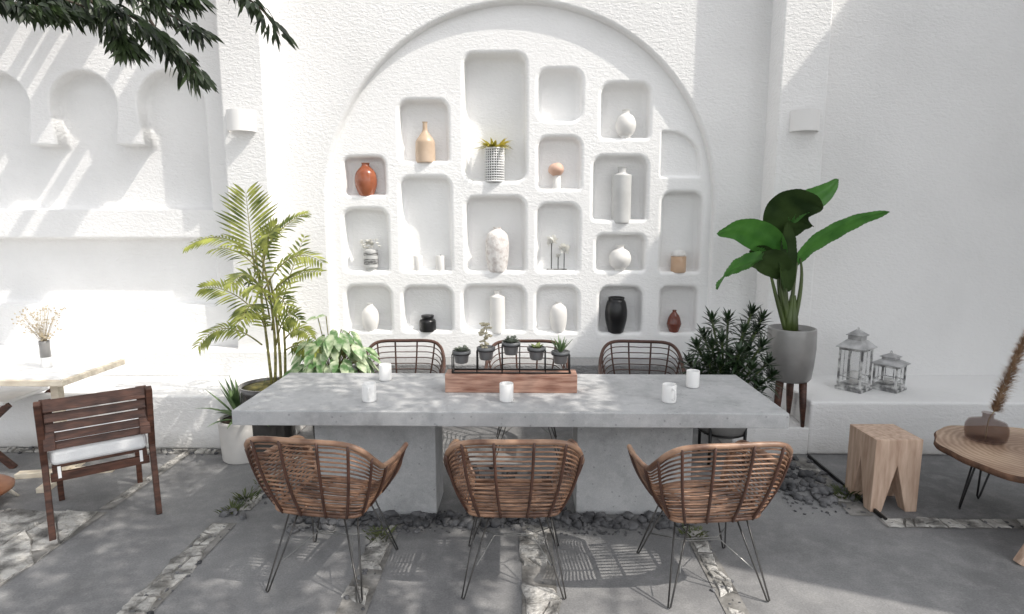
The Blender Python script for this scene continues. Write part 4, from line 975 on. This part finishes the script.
# lanterns
def make_lantern(label, loc, w, h, rz):
    t = thing('lantern', label, 'lantern', loc, R(rz), 'metal lanterns on the bench'); k = w/2
    mb = MB(); mb.box((0,0,.012), (w*1.12,w*1.12,.024)); mb.box((0,0,.036), (w,w,.0245)); mb.build('base', M['lantern'], t, bevel=.003)
    hb = h*.66
    fr_ = MB(); pw = w*.075
    for x in (-1,1):
        for y in (-1,1): fr_.box((x*(k-pw/2), y*(k-pw/2), (.048+hb)/2), (pw,pw,hb-.0485))
    fr_.box((0,0,hb-.004), (w*1.0,w*1.0,.02)); fr_.build('frame', M['lantern'], t)
    pn = MB()
    for s in (-1,1):
        pn.box((0, s*(k-pw*.6), (.05+hb)/2), (w-2*pw,.002,hb-.07)); pn.box((s*(k-pw*.6), 0, (.05+hb)/2), (.002,w-2*pw,hb-.07))
    pn.build('panes', M['pane'], t)
    mu = MB()
    for s in (-1,1):
        for x in (0,): mu.box((x*w, s*(k-pw*.4), (.05+hb)/2), (w*.03,.004,hb-.07)); mu.box((s*(k-pw*.4), x*w, (.05+hb)/2), (.004,w*.03,hb-.07))
        mu.box((0, s*(k-pw*.4), .05+hb*.18), (w-2*pw,.005,w*.03)); mu.box((s*(k-pw*.4), 0, .05+hb*.18), (.005,w-2*pw,w*.03))
    mu.build('muntins', M['lantern'], t)
    rf = MB()
    def pyr(z0, w0, z1, w1):
        a, b = w0/2, w1/2; rf.add([(-a,-a,z0),(a,-a,z0),(a,a,z0),(-a,a,z0),(-b,-b,z1),(b,-b,z1),(b,b,z1),(-b,b,z1)], [(3,2,1,0),(4,5,6,7),(0,1,5,4),(1,2,6,5),(2,3,7,6),(3,0,4,7)], False)
    pyr(hb+.006, w*1.22, hb+.012, w*1.22); pyr(hb+.0125, w*1.20, hb+h*.13, w*.62); pyr(hb+h*.1305, w*.55, hb+h*.20, w*.55); pyr(hb+h*.2005, w*.68, hb+h*.215, w*.68); pyr(hb+h*.2155, w*.64, h*.95, .02)
    rf.build('roof', M['lanternroof'], t)
    mb = MB(); mb.tube([(.018*math.cos(a*.4488), 0, h*.955+.018*math.sin(a*.4488)) for a in range(14)], .003, 6, closed=True); mb.build('ring', M['lantern'], t)
    mb = MB(); mb.lathe([(0,.05),(w*.17,.05),(w*.17,hb*.42),(w*.12,hb*.44),(0,hb*.43)], n=20); mb.build('candle', M['vasewhite'], t)
    return t
q = PZ(853, 389, .424); make_lantern('taller weathered metal lantern on the bench, nearer the banana plant', (q.x, q.y, .4245), .185, PY(853, 330, q.y).z-.424+.03, 38)
q = PZ(888, 389, .424); make_lantern('shorter weathered metal lantern on the bench, to the right of the taller one', (q.x, q.y, .4245), .18, PY(888, 355, q.y).z-.424+.03, 38)

# ================================================================== TREES OVERHEAD
def above_frame(p, m=.12): return p.y < .2 or p.z > CAMZ + p.y*math.tan(R(18.85)) + m
GAPS = [(.02,.75,2.35,2.95,.92), (-1.42,-1.1,2.6,2.9,.6), (-.58,-.3,2.6,2.95,.55)]   # ground areas kept sunlit by leaving out crown leaves that would shade them
def crown_leaves(mb, centre, rad_, nclump, nleaf, seed, L=.085, W=.036, spread=.2, test=True):
    rr = random.Random(seed); c = Vector(centre); ends = []
    for _ in range(nclump):
        d = Vector((rr.gauss(0,1), rr.gauss(0,1), rr.gauss(0,1))).normalized()*(rr.random()**.45)
        q = c + Vector((d.x*rad_[0], d.y*rad_[1], d.z*rad_[2])); ends.append(q)
        for _ in range(nleaf):
            p = q + Vector((rr.gauss(0,spread), rr.gauss(0,spread), rr.gauss(0,spread*.7)))
            if test and not above_frame(p): continue
            sp_ = p - SD*((p.z-.25)/SD.z)
            if any(x0 < sp_.x < x1 and y0 < sp_.y < y1 and rr.random() < pr for x0, x1, y0, y1, pr in GAPS): continue
            a = rr.random()*6.28; mb.leaf(p, (math.cos(a), math.sin(a), rr.uniform(-.8,.3)), L*rr.uniform(.7,1.2), W, (rr.uniform(-.5,.5), rr.uniform(-.5,.5), 1), .2, .2, 2)
    return ends
def make_tree(label, base, top, centre, rad_, ncl, nlf, seed, extra=None):
    t = thing('shade_tree', label, 'tree', base, 0, 'shade trees over the courtyard'); off = Vector(base); tr = MB(); rr = random.Random(seed)
    tr.tube(bez(off, off.lerp(Vector(top), .5)+Vector((.15,.1,0)), top, 14), [.16-.07*i/14 for i in range(15)], 12)
    cr = MB(); ends = crown_leaves(cr, centre, rad_, ncl, nlf, seed)
    lb_ = MB()
    for e_ in ends[::3]:
        mid = Vector(top).lerp(e_, .5)+Vector((rr.uniform(-.2,.2), rr.uniform(-.2,.2), .15))
        P = bez(top, mid, e_, 8)
        if all(above_frame(p) for p in P): lb_.tube(P, [.045-.036*i/8 for i in range(9)], 6)
    if extra: extra(cr, lb_, rr)
    tr.build('trunk', M['treebark'], t, True); lb_.build('limbs', M['treebark'], t, True); cr.build('crown', M['tree'], t, True); return t
def hanging(cr, lb_, rr):
    """the sprays that hang into the upper left of the view"""
    Yh = 2.75; start = Vector((-3.2, 2.2, 3.5))
    SP = [[(-60,-60),(20,-15),(80,5),(140,28),(178,52),(200,78)], [(20,-40),(70,0),(105,22),(128,48)], [(80,-40),(130,-5),(170,15),(203,33)],
          [(-60,-30),(-10,-6),(25,6),(50,4)], [(60,-40),(95,-5),(120,10),(160,35)], [(160,-60),(215,-35),(240,-8),(262,10),(280,36)], [(120,-40),(150,-8),(172,-2),(196,-4)],
          [(20,-35),(45,-8),(62,10),(75,12)], [(150,20),(165,42),(178,60),(196,80)], [(90,0),(115,25),(122,40),(134,50)], [(-50,-40),(0,-25),(30,-8),(36,10)]]
    for S_ in SP:
        dy = rr.uniform(-.25,.25); B = cat_rom([PY(x, y, Yh+dy) for x, y in S_], 7); lb_.tube(B, [.008*(1-.8*i/(len(B)-1)) for i in range(len(B))], 5)
        for i in range(3, len(B)):
            tg = (B[i]-B[i-1]).normalized()
            for _ in range(7 if S_[0][0] < 150 else 4):
                sd = Vector((rr.uniform(-1,1), rr.uniform(-1,1), 0)); p = B[i].lerp(B[i-1], rr.random())+sd*.03
                cr.leaf(p, tg*rr.uniform(.2,.9)+sd*.75+Vector((.05,0,rr.uniform(-1,-.1))), rr.uniform(.05,.09), rr.uniform(.014,.024), (rr.uniform(-1,1), rr.uniform(-1,.2), .5), .25, .15, 3)
    lb_.tube(bez(start, (-2.9,2.6,3.4), PY(-40,-45,Yh), 10), [.03-.018*i/10 for i in range(11)], 6)
make_tree('tree whose dark leafy branches hang into the upper left of the view', (-4.4,.6,0), (-4.0,1.0,3.4), (-2.9,1.4,4.3), (1.5,1.5,.7), 60, 90, 4, hanging)
make_tree('shade tree standing behind the viewer, dappling the table and paving', (3.6,-1.6,0), (3.0,-.6,3.9), (1.7,1.5,4.9), (2.7,2.0,.8), 210, 52, 8)
